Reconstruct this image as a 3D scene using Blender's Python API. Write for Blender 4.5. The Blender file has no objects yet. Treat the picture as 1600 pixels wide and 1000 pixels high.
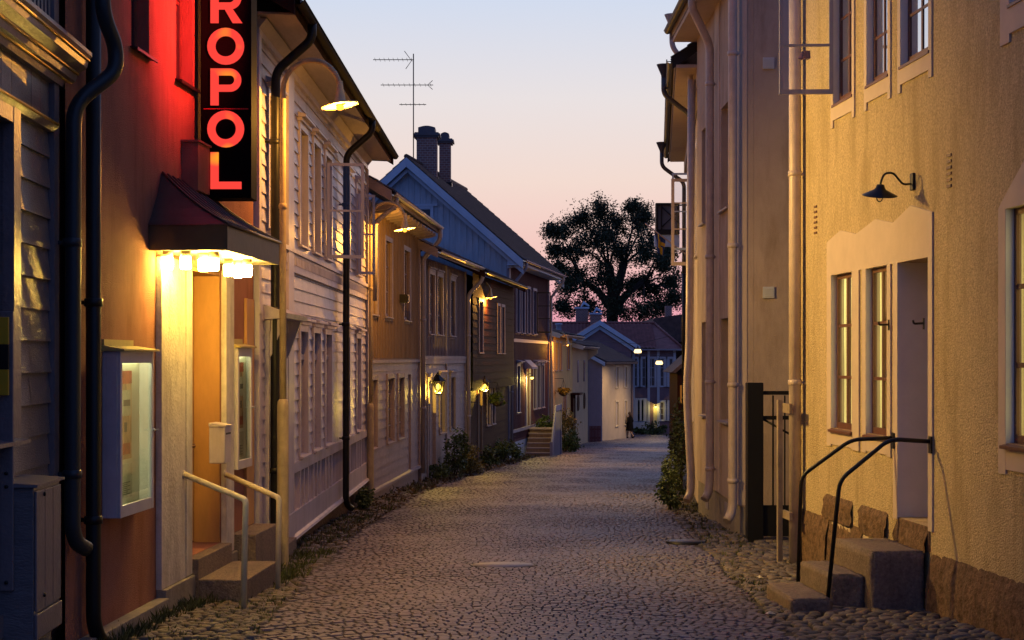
import bpy, bmesh, math, random
import numpy as np
from mathutils import Vector, Matrix
R = math.radians
random.seed(7)
C = bpy.context.scene.collection
CZ, FP, HY = 2.3, 2500.0, 560.0          # eye height, focal length and horizon row (photo pixels)

def gz(Y):
    if Y < 98: return 0.4 - 0.032*Y
    if Y < 116:
        t = (Y-98)/18.0
        return 0.4 - 0.032*98 - 0.032*18*(t - t*t/2)
    return 0.4 - 0.032*107
def PX(px, Y): return (px-800)/FP*Y
def PZ(py, Y): return CZ - (py-HY)/FP*Y

# ------------------------------------------------------------------ materials
MATS = {}
def mat(name, col, rough=.7, bump=0, bscale=30, var=.12, vscale=2.0, metal=0, spec=.4, island=0,
        stretch=(1,1,1), emit=None, estr=0, dirt=0, dirtcol=(.05,.045,.04), coat=0, col2=None):
    if name in MATS: return MATS[name]
    m = bpy.data.materials.new(name); m.use_nodes = True
    nt = m.node_tree; N = nt.nodes; L = nt.links
    b = N['Principled BSDF']
    b.inputs['Roughness'].default_value = rough
    b.inputs['Metallic'].default_value = metal
    b.inputs['Specular IOR Level'].default_value = spec
    b.inputs['Coat Weight'].default_value = coat
    tc = N.new('ShaderNodeTexCoord'); mp = N.new('ShaderNodeMapping')
    mp.inputs['Scale'].default_value = stretch
    L.new(tc.outputs['Object'], mp.inputs['Vector'])
    nz = N.new('ShaderNodeTexNoise'); nz.inputs['Scale'].default_value = vscale; nz.inputs['Detail'].default_value = 6
    nz.inputs['Roughness'].default_value = .65
    L.new(mp.outputs[0], nz.inputs['Vector'])
    ramp = N.new('ShaderNodeMapRange')
    ramp.inputs['From Min'].default_value = .3; ramp.inputs['From Max'].default_value = .7
    ramp.inputs['To Min'].default_value = 1-var; ramp.inputs['To Max'].default_value = 1+var
    L.new(nz.outputs['Fac'], ramp.inputs['Value'])
    fac = ramp.outputs[0]
    if island:
        g = N.new('ShaderNodeNewGeometry'); mr = N.new('ShaderNodeMapRange')
        mr.inputs['To Min'].default_value = 1-island; mr.inputs['To Max'].default_value = 1+island
        L.new(g.outputs['Random Per Island'], mr.inputs['Value'])
        mu = N.new('ShaderNodeMath'); mu.operation = 'MULTIPLY'
        L.new(fac, mu.inputs[0]); L.new(mr.outputs[0], mu.inputs[1]); fac = mu.outputs[0]
    hs = N.new('ShaderNodeHueSaturation'); hs.inputs['Color'].default_value = (*col, 1)
    L.new(fac, hs.inputs['Value'])
    out = hs.outputs[0]
    if col2 is not None:
        g2 = N.new('ShaderNodeNewGeometry'); mx = N.new('ShaderNodeMix'); mx.data_type = 'RGBA'
        mx.inputs['A'].default_value = (*col, 1); mx.inputs['B'].default_value = (*col2, 1)
        wn = N.new('ShaderNodeTexWhiteNoise'); wn.noise_dimensions = '1D'
        L.new(g2.outputs['Random Per Island'], wn.inputs['W']); L.new(wn.outputs['Value'], mx.inputs['Factor'])
        L.new(mx.outputs['Result'], hs.inputs['Color'])
    if dirt:
        n2 = N.new('ShaderNodeTexNoise'); n2.inputs['Scale'].default_value = 1.3; n2.inputs['Detail'].default_value = 9
        n2.inputs['Roughness'].default_value = .72
        mp2 = N.new('ShaderNodeMapping'); mp2.inputs['Scale'].default_value = (2.2, 2.2, .55)
        L.new(tc.outputs['Object'], mp2.inputs['Vector']); L.new(mp2.outputs[0], n2.inputs['Vector'])
        m2 = N.new('ShaderNodeMapRange'); m2.inputs['From Min'].default_value = .47; m2.inputs['From Max'].default_value = .68
        m2.inputs['To Min'].default_value = 0; m2.inputs['To Max'].default_value = dirt
        L.new(n2.outputs['Fac'], m2.inputs['Value'])
        mx2 = N.new('ShaderNodeMix'); mx2.data_type = 'RGBA'; mx2.inputs['B'].default_value = (*dirtcol, 1)
        L.new(m2.outputs[0], mx2.inputs['Factor']); L.new(out, mx2.inputs['A']); out = mx2.outputs['Result']
    L.new(out, b.inputs['Base Color'])
    if bump:
        nb = N.new('ShaderNodeTexNoise'); nb.inputs['Scale'].default_value = bscale; nb.inputs['Detail'].default_value = 4
        L.new(mp.outputs[0], nb.inputs['Vector'])
        bp = N.new('ShaderNodeBump'); bp.inputs['Strength'].default_value = min(1, bump); bp.inputs['Distance'].default_value = .02*max(1, bump)
        L.new(nb.outputs['Fac'], bp.inputs['Height']); L.new(bp.outputs[0], b.inputs['Normal'])
    if emit is not None:
        b.inputs['Emission Color'].default_value = (*emit, 1); b.inputs['Emission Strength'].default_value = estr
    MATS[name] = m
    return m

def roughcast(name, col, scale=55, strength=1.0, dist=.03, grain=.12):
    m = mat(name, col, .92, 0, 1, grain, 42 if grain > .2 else 1.1, spec=.12, dirt=.7, dirtcol=tuple(c*k for c,k in zip(col,(.62,.58,.52))))
    nt = m.node_tree; N = nt.nodes; L = nt.links; b = N['Principled BSDF']
    tc = [n for n in N if n.type == 'TEX_COORD'][0]
    v = N.new('ShaderNodeTexVoronoi'); v.inputs['Scale'].default_value = scale; v.feature = 'SMOOTH_F1'
    n = N.new('ShaderNodeTexNoise'); n.inputs['Scale'].default_value = scale*1.3; n.inputs['Detail'].default_value = 3
    L.new(tc.outputs['Object'], v.inputs['Vector']); L.new(tc.outputs['Object'], n.inputs['Vector'])
    ad = N.new('ShaderNodeMath'); ad.operation = 'SUBTRACT'
    L.new(n.outputs['Fac'], ad.inputs[0]); L.new(v.outputs['Distance'], ad.inputs[1])
    bp = N.new('ShaderNodeBump'); bp.inputs['Strength'].default_value = strength; bp.inputs['Distance'].default_value = dist
    L.new(ad.outputs[0], bp.inputs['Height']); L.new(bp.outputs[0], b.inputs['Normal'])
    return m

def glass(name, rough=.02, tint=(.9,.95,1), alpha=.25):
    """thin window glass: mirror-like at grazing angles, otherwise see-through"""
    m = bpy.data.materials.new(name); m.use_nodes = True
    N = m.node_tree.nodes; L = m.node_tree.links
    N.remove(N['Principled BSDF']); o = N['Material Output']
    t = N.new('ShaderNodeBsdfTransparent'); t.inputs[0].default_value = (*tint, 1)
    g = N.new('ShaderNodeBsdfGlossy'); g.inputs['Roughness'].default_value = rough
    f = N.new('ShaderNodeFresnel'); f.inputs[0].default_value = 1.5
    a = N.new('ShaderNodeMath'); a.operation = 'ADD'; a.inputs[1].default_value = alpha; a.use_clamp = True
    L.new(f.outputs[0], a.inputs[0])
    x = N.new('ShaderNodeMixShader'); L.new(a.outputs[0], x.inputs[0]); L.new(t.outputs[0], x.inputs[1]); L.new(g.outputs[0], x.inputs[2])
    L.new(x.outputs[0], o.inputs[0]); MATS[name] = m
    return m

def emis(name, col, s):
    m = bpy.data.materials.new(name); m.use_nodes = True
    N = m.node_tree.nodes; L = m.node_tree.links
    N.remove(N['Principled BSDF']); e = N.new('ShaderNodeEmission'); e.inputs[0].default_value = (*col, 1); e.inputs[1].default_value = s
    L.new(e.outputs[0], N['Material Output'].inputs[0]); MATS[name] = m
    return m

def curtain_or_glow(name, col, s, folds=14):
    """back-lit curtain cloth, also painted pane reflections, with soft vertical folds"""
    m = bpy.data.materials.new(name); m.use_nodes = True
    N = m.node_tree.nodes; L = m.node_tree.links; b = N['Principled BSDF']
    tc = N.new('ShaderNodeTexCoord'); mp = N.new('ShaderNodeMapping'); mp.inputs['Scale'].default_value = (folds, folds, .8)
    n = N.new('ShaderNodeTexNoise'); n.inputs['Scale'].default_value = 1; n.inputs['Detail'].default_value = 3
    L.new(tc.outputs['Object'], mp.inputs[0]); L.new(mp.outputs[0], n.inputs['Vector'])
    cr = N.new('ShaderNodeValToRGB'); cr.color_ramp.elements[0].position = .35; cr.color_ramp.elements[1].position = .66
    cr.color_ramp.elements[0].color = (col[0]*.35, col[1]*.3, col[2]*.3, 1); cr.color_ramp.elements[1].color = (*col, 1)
    L.new(n.outputs['Fac'], cr.inputs[0])
    L.new(cr.outputs[0], b.inputs['Emission Color']); b.inputs['Emission Strength'].default_value = s
    b.inputs['Base Color'].default_value = (.5, .45, .3, 1); MATS[name] = m
    return m

# ------------------------------------------------------------------ frames and mesh builder
class Fr:
    """a facade line: u runs along it, w points out to the street, z up"""
    def __init__(s, p0, p1, side):
        s.p0 = Vector((p0[0], p0[1], 0)); d = Vector((p1[0]-p0[0], p1[1]-p0[1], 0)); s.len = d.length
        s.U = d.normalized(); s.side = side
        s.W = Vector((s.U.y, -s.U.x, 0)) if side == 'L' else Vector((-s.U.y, s.U.x, 0))
        s.flip = side == 'L'
    def p(s, u, w, z): return s.p0 + s.U*u + s.W*w + Vector((0, 0, z))
    def up(s, px, w=0):
        k = (px-800)/FP
        return (k*(s.p0.y+w*s.W.y) - s.p0.x - w*s.W.x)/(s.U.x - k*s.U.y)
    def uY(s, Y): return (Y-s.p0.y)/s.U.y
    def zp(s, u, w, py): return PZ(py, s.p(u, w, 0).y)
class WorldFr(Fr):
    def __init__(s):
        s.p0 = Vector((0,0,0)); s.U = Vector((1,0,0)); s.W = Vector((0,1,0)); s.flip = False; s.len = 1
WF = WorldFr()

def tag(o, label=None, cat=None, group=None, kind=None):
    if label: o['label'] = label
    if cat: o['category'] = cat
    if group: o['group'] = group
    if kind: o['kind'] = kind
    return o
def thing(name, loc, label, cat, group=None):
    o = bpy.data.objects.new(name, None); o.empty_display_size = .2; C.objects.link(o)
    o.location = loc
    return tag(o, label, cat, group)
def worldloc(o):
    v = Vector(o.location)
    while o.parent: o = o.parent; v += Vector(o.location)
    return v

class MB:
    def __init__(s, fr=WF): s.f = fr; s.v = []; s.fc = []; s.sm = []; s.mi = []; s.cm = 0
    def add(s, pts): i = len(s.v); s.v.extend(pts); return i
    def face(s, idx, smooth=False, world=False):
        s.fc.append(tuple(idx) if (world or not s.f.flip) else tuple(reversed(idx))); s.sm.append(smooth); s.mi.append(s.cm)
    def q(s, *pts, smooth=False):
        i = s.add([s.f.p(*p) for p in pts]); s.face(range(i, i+len(pts)), smooth)
    def box(s, u0, u1, w0, w1, z0, z1):
        if u0 > u1: u0, u1 = u1, u0
        if w0 > w1: w0, w1 = w1, w0
        if z0 > z1: z0, z1 = z1, z0
        P = s.f.p
        i = s.add([P(u0,w0,z0),P(u1,w0,z0),P(u1,w1,z0),P(u0,w1,z0),P(u0,w0,z1),P(u1,w0,z1),P(u1,w1,z1),P(u0,w1,z1)])
        for f in ((3,2,1,0),(4,5,6,7),(0,1,5,4),(1,2,6,5),(2,3,7,6),(3,0,4,7)): s.face([i+k for k in f])
        return s
    def prism(s, uz, w0, w1):
        """polygon in (u,z), extruded from w0 to w1 (w0<w1)"""
        n = len(uz); a = sum(uz[k][0]*uz[(k+1)%n][1]-uz[(k+1)%n][0]*uz[k][1] for k in range(n))
        if a < 0: uz = list(reversed(uz))
        i = s.add([s.f.p(u,w0,z) for u,z in uz] + [s.f.p(u,w1,z) for u,z in uz])
        s.face([i+k for k in range(n)]); s.face([i+n+k for k in reversed(range(n))])
        for k in range(n):
            j = (k+1)%n; s.face([i+j, i+k, i+n+k, i+n+j])
        return s
    def prism_u(s, wz, u0, u1):
        """polygon in (w,z), extruded along u"""
        n = len(wz); a = sum(wz[k][0]*wz[(k+1)%n][1]-wz[(k+1)%n][0]*wz[k][1] for k in range(n))
        if a < 0: wz = list(reversed(wz))
        i = s.add([s.f.p(u0,w,z) for w,z in wz] + [s.f.p(u1,w,z) for w,z in wz])
        s.face([i+k for k in reversed(range(n))]); s.face([i+n+k for k in range(n)])
        for k in range(n):
            j = (k+1)%n; s.face([i+k, i+j, i+n+j, i+n+k])
        return s
    def tube(s, pts, r, n=10, world=False, cap=True):
        P = [Vector(p) if world else s.f.p(*p) for p in pts]
        rr = r if isinstance(r, (list, tuple)) else [r]*len(P)
        T = []
        for k in range(len(P)):
            a = P[max(0,k-1)]; b = P[min(len(P)-1,k+1)]; T.append((b-a).normalized())
        x = Vector((0,0,1)).cross(T[0])
        if x.length < 1e-3: x = Vector((1,0,0))
        x.normalize(); i0 = len(s.v)
        for k in range(len(P)):
            x = (x - T[k]*x.dot(T[k])).normalized(); y = T[k].cross(x)
            for a in range(n):
                t = 2*math.pi*a/n; s.v.append(P[k] + (x*math.cos(t)+y*math.sin(t))*rr[k])
        for k in range(len(P)-1):
            for a in range(n):
                b = (a+1)%n; s.face([i0+k*n+a, i0+k*n+b, i0+(k+1)*n+b, i0+(k+1)*n+a], True, True)
        if cap:
            s.face([i0+a for a in reversed(range(n))], False, True); s.face([i0+(len(P)-1)*n+a for a in range(n)], False, True)
        return s
    def bend(s, pts, r, n=10, world=False, rad=.12, steps=5):
        """tube with rounded corners"""
        P = [Vector(p) if world else s.f.p(*p) for p in pts]; out = [P[0]]
        for k in range(1, len(P)-1):
            a = (P[k-1]-P[k]); b = (P[k+1]-P[k]); d = min(rad, a.length*.45, b.length*.45)
            A = P[k]+a.normalized()*d; B = P[k]+b.normalized()*d
            for j in range(steps+1):
                t = j/steps; out.append(A*(1-t)**2 + P[k]*2*t*(1-t) + B*t*t)
        out.append(P[-1]); return s.tube(out, r, n, True)
    def lathe(s, c, prof, n=16, axis=Vector((0,0,1)), smooth=True):
        c = Vector(c); ax = axis.normalized(); x = ax.orthogonal().normalized(); y = ax.cross(x); i0 = len(s.v)
        for r, h in prof:
            for a in range(n):
                t = 2*math.pi*a/n; s.v.append(c + ax*h + (x*math.cos(t)+y*math.sin(t))*max(r,1e-4))
        for k in range(len(prof)-1):
            for a in range(n):
                b = (a+1)%n; s.face([i0+k*n+a, i0+k*n+b, i0+(k+1)*n+b, i0+(k+1)*n+a], smooth, True)
        return s
    def ball(s, c, r, n=12, m=8, sc=(1,1,1)):
        c = Vector(c); i0 = len(s.v)
        for k in range(m+1):
            p = math.pi*k/m
            for a in range(n):
                t = 2*math.pi*a/n
                s.v.append(c+Vector((r*sc[0]*max(math.sin(p),1e-3)*math.cos(t), r*sc[1]*max(math.sin(p),1e-3)*math.sin(t), -r*sc[2]*math.cos(p))))
        for k in range(m):
            for a in range(n):
                b = (a+1)%n; s.face([i0+k*n+a, i0+k*n+b, i0+(k+1)*n+b, i0+(k+1)*n+a], True, True)
        return s
    def build(s, name, m, parent=None, bevel=0, loc=None):
        o0 = worldloc(parent) if parent else (Vector(loc) if loc is not None else Vector((0,0,0)))
        me = bpy.data.meshes.new(name)
        me.from_pydata([tuple(v-o0) for v in s.v], [], s.fc)
        me.polygons.foreach_set('use_smooth', s.sm)
        for mm in (m if isinstance(m, (list, tuple)) else [m]): me.materials.append(mm)
        if any(s.mi): me.polygons.foreach_set('material_index', s.mi)
        me.update()
        o = bpy.data.objects.new(name, me); C.objects.link(o)
        if parent: o.parent = parent
        elif loc is not None: o.location = o0
        if bevel:
            b = o.modifiers.new('bevel', 'BEVEL'); b.width = bevel; b.segments = 2; b.limit_method = 'ANGLE'
        return o
def kids(o): return [c for c in bpy.data.objects if c.parent == o]
def copy_tree(o, parent=None):
    c = o.copy(); C.objects.link(c); c.parent = parent
    for ch in kids(o): copy_tree(ch, c)
    return c

# ------------------------------------------------------------------ building helpers
def wall_holes(mb, u0, u1, z0, z1, ops, w=0, depth=.2):
    """flat wall face with openings and their reveals"""
    us = sorted({u0, u1, *[max(u0,min(u1,o[0])) for o in ops], *[max(u0,min(u1,o[1])) for o in ops]})
    zs = sorted({z0, z1, *[max(z0,min(z1,o[2])) for o in ops], *[max(z0,min(z1,o[3])) for o in ops]})
    for a, b in zip(us, us[1:]):
        for c, d in zip(zs, zs[1:]):
            mu, mz = (a+b)/2, (c+d)/2
            if b-a < 1e-6 or d-c < 1e-6: continue
            if any(o[0] < mu < o[1] and o[2] < mz < o[3] for o in ops): continue
            mb.q((a,w,c),(a,w,d),(b,w,d),(b,w,c))
    for o in ops:
        a, b, c, d = o[:4]; dd = o[4] if len(o) > 4 else depth
        mb.q((a,w,c),(a,w-dd,c),(a,w-dd,d),(a,w,d)); mb.q((b,w,d),(b,w-dd,d),(b,w-dd,c),(b,w,c))
        mb.q((a,w,d),(a,w-dd,d),(b,w-dd,d),(b,w,d)); mb.q((b,w,c),(b,w-dd,c),(a,w-dd,c),(a,w,c))
def siding(mb, u0, u1, z0, z1, ops, course=.2, w=0, proud=.022, jitter=.0, seg=0):
    """lapped horizontal boards, each one leaning out at its lower edge"""
    z = z0; k = 0
    while z < z1-1e-4:
        zb = min(z+course, z1)
        cuts = sorted({z, zb, *[o[2] for o in ops if z < o[2] < zb], *[o[3] for o in ops if z < o[3] < zb]})
        pr = proud*(1+random.uniform(-jitter, jitter))
        for c, d in zip(cuts, cuts[1:]):
            mz = (c+d)/2
            bl = sorted([(max(o[0],u0), min(o[1],u1)) for o in ops if o[2] < mz < o[3] and o[1] > u0 and o[0] < u1])
            segs = []; cur = u0
            for a, b in bl:
                if a > cur: segs.append((cur, a))
                cur = max(cur, b)
            if cur < u1: segs.append((cur, u1))
            if seg:
                s2 = []
                for a, b in segs:
                    n = max(1, int((b-a)/seg+.5)); cs = [a+(b-a)*i/n for i in range(n+1)]
                    s2 += list(zip(cs, cs[1:]))
                segs = s2
            for a, b in segs:
                e = random.uniform(-.004,.004)*(1 if seg else 0)
                g = .004 if seg else 0
                wc = w+pr*(zb-c)/(zb-z)+e; wd = w+pr*(zb-d)/(zb-z)+e*.5
                mb.q((a+g,wc,c),(a+g,wd,d),(b-g,wd,d),(b-g,wc,c))
                if c == z: mb.q((a+g,w-.01,c),(a+g,wc,c),(b-g,wc,c),(b-g,w-.01,c))
        z = zb; k += 1
def battens(mb, u0, u1, z0, z1, ops, pitch=.2, w=0, bw=.045, proud=.022):
    n = int((u1-u0)/pitch)
    for i in range(n+1):
        u = u0+.02+i*(u1-u0-.04)/n
        bl = sorted([(o[2]-.1, o[3]+.1) for o in ops if o[0]-.1 < u < o[1]+.1]); cur = z0
        for a, b in bl + [(z1, z1)]:
            if min(a, z1)-cur > .05: mb.box(u-bw/2, u+bw/2, w, w+proud, cur, min(a, z1))
            cur = max(cur, b)
def win(f, parent, u0, u1, z0, z1, w=0, depth=.1, cas=.09, cw=.03, cols=2, rows=3, m_cas=None, m_sash=None,
        pane=None, hood=0, sill=.06, m_sill=None, label=None, back=None, bar=.022):
    """window (casing, sash, glazing bars) with pane, hood and sill as sub-parts; u0..z1 is the opening"""
    m_sash = m_sash or m_cas
    b = MB(f)
    if cas:
        b.box(u0-cas, u0+.008, w-.02, w+cw, z0-.02, z1+cas); b.box(u1-.008, u1+cas, w-.02, w+cw, z0-.02, z1+cas)
        b.box(u0+.008, u1-.008, w-.02, w+cw-.003, z1-.008, z1+cas)
    b.cm = 1; wd = w-depth; t = .05
    b.box(u0, u0+t, wd-.03, wd+.014, z0, z1); b.box(u1-t, u1, wd-.03, wd+.014, z0, z1)
    b.box(u0+t, u1-t, wd-.03, wd+.012, z0, z0+t+.02); b.box(u0+t, u1-t, wd-.03, wd+.012, z1-t, z1)
    for i in range(1, cols):
        u = u0+(u1-u0)*i/cols; b.box(u-bar, u+bar, wd-.028, wd+.011, z0+t+.02, z1-t)
    for j in range(1, rows):
        z = z0+(z1-z0)*j/rows; b.box(u0+t, u1-t, wd-.02, wd+.008, z-bar*.7, z+bar*.7)
    o = b.build('window', [m_cas or m_sash, m_sash], parent)
    if label: o['label'] = label
    p = MB(f); p.q((u0+.01,wd+.001,z0+.01),(u0+.01,wd+.001,z1-.01),(u1-.01,wd+.001,z1-.01),(u1-.01,wd+.001,z0+.01))
    p.build('pane', pane, o)
    if back is not None:
        p = MB(f); p.q((u0+.01,wd-.07,z0+.01),(u0+.01,wd-.07,z1-.01),(u1-.01,wd-.07,z1-.01),(u1-.01,wd-.07,z0+.01))
        p.build('curtain_or_glow', back, o)  # lit cloth on the roughcast house, painted reflection glow on the ochre one
    if sill:
        s = MB(f); a = u0-(cas or .03); c = u1+(cas or .03)
        s.prism_u([(w-depth+.03,z0+.006),(w+sill,z0-.018),(w+sill,z0-.045),(w-.005,z0-.05),(w-depth+.03,z0-.05)], a, c)
        s.build('sill', m_sill or m_cas or m_sash, o)
    if hood:
        h = MB(f); zt = z1+cas
        h.box(u0-cas-.03, u1+cas+.03, w-.01, w+hood*.55, zt+.002, zt+.05)
        h.prism_u([(w-.01,zt+.052),(w+hood,zt+.052),(w+hood,zt+.085),(w-.01,zt+.14)], u0-cas-.06, u1+cas+.06)
        h.build('hood', m_cas, o)
    return o
def pantiles(mb, u0, u1, we, ze, wr, zr, tile=.23, course=.36, amp=.028, step=.022):
    nu = max(2, int((u1-u0)/tile))*6; L = math.hypot(wr-we, zr-ze); nc = max(1, int(L/course))
    nx, nzv = -(zr-ze)/L, (wr-we)/L
    if nzv < 0: nx, nzv = -nx, -nzv
    rows = []
    for c in range(nc):
        for t, h in ((c/nc, step), ((c+.97)/nc, 0.0)): rows.append((t, h))
    i0 = len(mb.v)
    for t, h in rows:
        for i in range(nu+1):
            a = amp*math.sin(2*math.pi*i/6.0)
            mb.v.append(mb.f.p(u0+(u1-u0)*i/nu, we+(wr-we)*t+nx*(a+h), ze+(zr-ze)*t+nzv*(a+h)))
    for r in range(len(rows)-1):
        for i in range(nu):
            k = i0+r*(nu+1)+i; mb.face([k, k+1, k+nu+2, k+nu+1], True)
def roof(f, parent, u0, u1, we, ze, depth, pitch, m, m_under, gut=None, gname='gutter', tile=.23, thick=.1, back=True, verge=None, oh0=.25, oh1=.25):
    """pitched roof: pantiles over a deck; depth = run from eave to ridge"""
    wr, zr = we-depth, ze+depth*pitch
    d = MB(f)
    d.prism_u([(we,ze-.03),(wr,zr-.03),(wr,zr-.03-thick),(we-.02,ze-.03-thick)], u0-oh0, u1+oh1)
    if back: d.prism_u([(wr,zr-.03),(wr-depth+.02,ze-.03),(wr-depth+.02,ze-.03-thick),(wr,zr-.03-thick)], u0-oh0, u1+oh1)
    d.cm = 1; pantiles(d, u0-oh0, u1+oh1, we+.04, ze+.03, wr, zr+.03, tile)
    if back: pantiles(d, u0-oh0, u1+oh1, wr-depth-.04, ze+.03, wr, zr+.03, tile)
    d.tube([(u0-oh0,wr,zr+.05),(u1+oh1,wr,zr+.05)], .09, 8)
    o = d.build('roof', [m_under, m], parent)
    if verge is not None:
        for ua, ub in ((u0-oh0-.03, u0-oh0-.002), (u1+oh1+.002, u1+oh1+.03)):
            v = MB(f); v.prism_u([(we+.03,ze+.03),(wr,zr+.04),(wr,zr-.2),(we+.03,ze-.2)], ua, ub)
            if back: v.prism_u([(wr-.004,zr+.04),(wr-depth,ze+.03),(wr-depth,ze-.2),(wr-.004,zr-.2)], ua, ub)
            v.build('bargeboard', verge, o)
    if gut is not None:
        g = MB(f); n = 8; gw, gh, gr = we+.07, ze-.02, .065; prof = [(gw+gr*math.cos(math.pi+math.pi*k/n), gh+gr*math.sin(math.pi+math.pi*k/n)) for k in range(n+1)]
        for k in range(n):
            a, b = prof[k], prof[k+1]
            g.q((u0-oh0,a[0],a[1]),(u1+oh1,a[0],a[1]),(u1+oh1,b[0],b[1]),(u0-oh0,b[0],b[1]), smooth=True)
        g.tube([(u0-oh0,gw+gr,gh),(u1+oh1,gw+gr,gh)], .011, 6)
        for i in range(int((u1-u0)/.6)+1):
            u = u0+.1+i*.6; g.box(u-.012, u+.012, we-.05, gw+gr, gh-.0, gh+.012)
        g.build(gname, gut, parent)
    return o
def downpipe(f, parent, pts, r, m, collars=(), n=12, rad=.12, name='downpipe', label=None, brk=None):
    b = MB(f); b.bend(pts, r, n, rad=rad)
    for (u, w, z) in collars:
        b.lathe(f.p(u,w,z), [(r,-.035),(r+.012,-.03),(r+.012,.03),(r,.035)], n)
        b.box(u-.012, u+.012, min(w, .0) if brk is None else brk, w-r*.9, z-.015, z+.015)
    o = b.build(name, m, parent)
    if label: o['label'] = label
    return o

# ------------------------------------------------------------------ material palette
M_white = mat('white_house_paint', (.52,.46,.51), .34, .25, 40, .10, 3, stretch=(1,1,6), spec=.45, dirt=.4)
M_trimW = mat('white_trim_paint', (.56,.50,.52), .40, .15, 40, .08, 3, spec=.45, dirt=.3)
M_cin = roughcast('cinema_stucco', (.32,.145,.105), 120, .8, .010, .16)
M_cindoor = mat('ochre_door_paint', (.50,.27,.10), .5, .12, 20, .18, 3, stretch=(1,1,.3), dirt=.2)
M_peel = mat('peeling_white_paint', (.60,.55,.50), .65, .5, 30, .16, 7, dirt=.6, dirtcol=(.22,.17,.14))
M_grey = mat('grey_house_paint', (.14,.13,.14), .30, .35, 30, .18, 5, stretch=(1,1,3), spec=.5)
M_greytrim = mat('grey_trim_paint', (.17,.145,.155), .38, .25, 30, .15, 5, spec=.5)
M_black = mat('black_painted_metal', (.008,.008,.009), .42, spec=.35)
M_darkpipe = mat('blue_black_pipe_paint', (.016,.024,.032), .38, spec=.45)
M_tar = mat('tarred_metal', (.012,.011,.011), .8, spec=.1)
M_stone = mat('granite_plinth', (.15,.095,.065), .88, .9, 42, .6, 16, spec=.2, dirt=.4)
M_step = mat('granite_step', (.19,.145,.12), .75, .8, 55, .4, 30, spec=.3, dirt=.4)
M_conc = mat('cast_concrete', (.24,.21,.18), .85, .4, 30, .2, 5, dirt=.35)
M_soil = mat('dark_soil', (.05,.043,.036), .95, .6, 18, .3, 6)
M_sett = mat('granite_setts', (.125,.097,.118), .50, .25, 60, .25, 25, spec=.42, island=.36, col2=(.10,.092,.125))
M_cob = mat('field_stone_cobbles', (.115,.088,.068), .6, .4, 40, .22, 20, spec=.4, island=.4, col2=(.095,.085,.08))
M_tile = mat('roof_tiles', (.10,.06,.05), .7, .3, 20, .3, 3, island=0, spec=.3)
M_tileR = mat('red_roof_tiles', (.22,.085,.075), .65, .3, 20, .3, 3, spec=.35)
M_under = mat('soffit_boards', (.40,.34,.33), .7, .2, 20, .12, 3, stretch=(6,1,1))
M_r1 = roughcast('beige_roughcast', (.57,.455,.275), 66, 1.0, .018, .36)
M_r2 = roughcast('pale_render', (.45,.36,.30), 110, .5, .012)
M_r1trim = mat('smooth_cream_render', (.53,.43,.36), .8, .15, 40, .07, 3, dirt=.12, dirtcol=(.4,.32,.25))
M_reveal = mat('brightened_reveal', (.72,.66,.60), .85, .1, 40, .06, 3)  # trim colour lightened to make up for the dim light on the reveals
M_guard = mat('weathered_guard_paint', (.30,.235,.18), .6, .2, 20, .25, 6, dirt=.5)
M_cream_pipe = mat('cream_painted_pipe', (.50,.41,.37), .42, .15, 20, .15, 5, spec=.45, dirt=.45, dirtcol=(.22,.16,.13))
M_lilac_pipe = mat('pale_metal_pipe', (.30,.27,.30), .38, .05, 20, .08, 2, spec=.5)
M_brown = mat('brown_window_paint', (.12,.05,.035), .45, .15, 25, .15, 4)
M_glass = glass('window_glass', .02, (.7,.75,.8), .12)
M_thin = glass('open_sash_glass', .03, (.93,.95,1), .02)
M_dark = mat('dark_room_glass', (.02,.02,.028), .06, spec=.6, var=.02)
M_dull = mat('dull_room_glass', (.10,.085,.09), .14, spec=.5, var=.25, vscale=1.4)
M_palepane = mat('pale_pane', (.42,.35,.33), .55, .1, 10, .1, 2)
M_cur = curtain_or_glow('lit_curtain', (.92,.74,.20), 2.6)
M_warmglow = curtain_or_glow('warm_reflection_glow', (1.0,.50,.08), 1.1)  # stands for the street lamp's reflection, painted as a glow
M_dimglow = curtain_or_glow('dim_reflection_glow', (.8,.45,.16), .16)  # weaker painted glow for warm reflections in the lower panes
M_B1 = mat('ochre_grey_boards', (.27,.19,.12), .6, .3, 30, .14, 4, stretch=(3,3,.4), dirt=.2, spec=.12)
M_B2 = mat('pale_lilac_boards', (.33,.27,.28), .5, .3, 30, .12, 4, stretch=(1,1,5), dirt=.2, spec=.12)
M_C1 = mat('taupe_boards', (.19,.145,.15), .6, .3, 30, .15, 4, stretch=(3,3,.4), dirt=.2, spec=.12)
M_C2 = mat('cream_grey_boards', (.36,.29,.27), .5, .3, 30, .12, 4, stretch=(1,1,5), dirt=.2, spec=.12)
M_D = mat('dark_red_timber', (.034,.009,.005), .75, .4, 20, .3, 4, stretch=(1,1,4), spec=.12)
M_Eg = mat('sky_blue_boards', (.40,.50,.60), .6, .3, 25, .14, 3, stretch=(3,3,.4), dirt=.12)
M_Et = mat('pale_blue_trim', (.46,.58,.72), .55, .1, 20, .08, 3)
M_Ef = mat('wine_red_boards', (.13,.055,.06), .65, .3, 25, .2, 3, stretch=(3,3,.4), spec=.12)
M_Ew = mat('grey_violet_trim', (.27,.25,.31), .55, .1, 20, .1, 2)
M_F = mat('ochre_yellow_render', (.60,.37,.12), .8, .3, 40, .14, 2, dirt=.2)
M_F2 = mat('cream_boards', (.55,.45,.30), .6, .2, 40, .12, 2, stretch=(3,3,.4))
M_G = mat('beige_render', (.52,.40,.27), .85, .2, 30, .1, 1, dirt=.12)
M_H = mat('plum_boards', (.20,.13,.15), .7, .2, 20, .15, 2)
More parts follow.
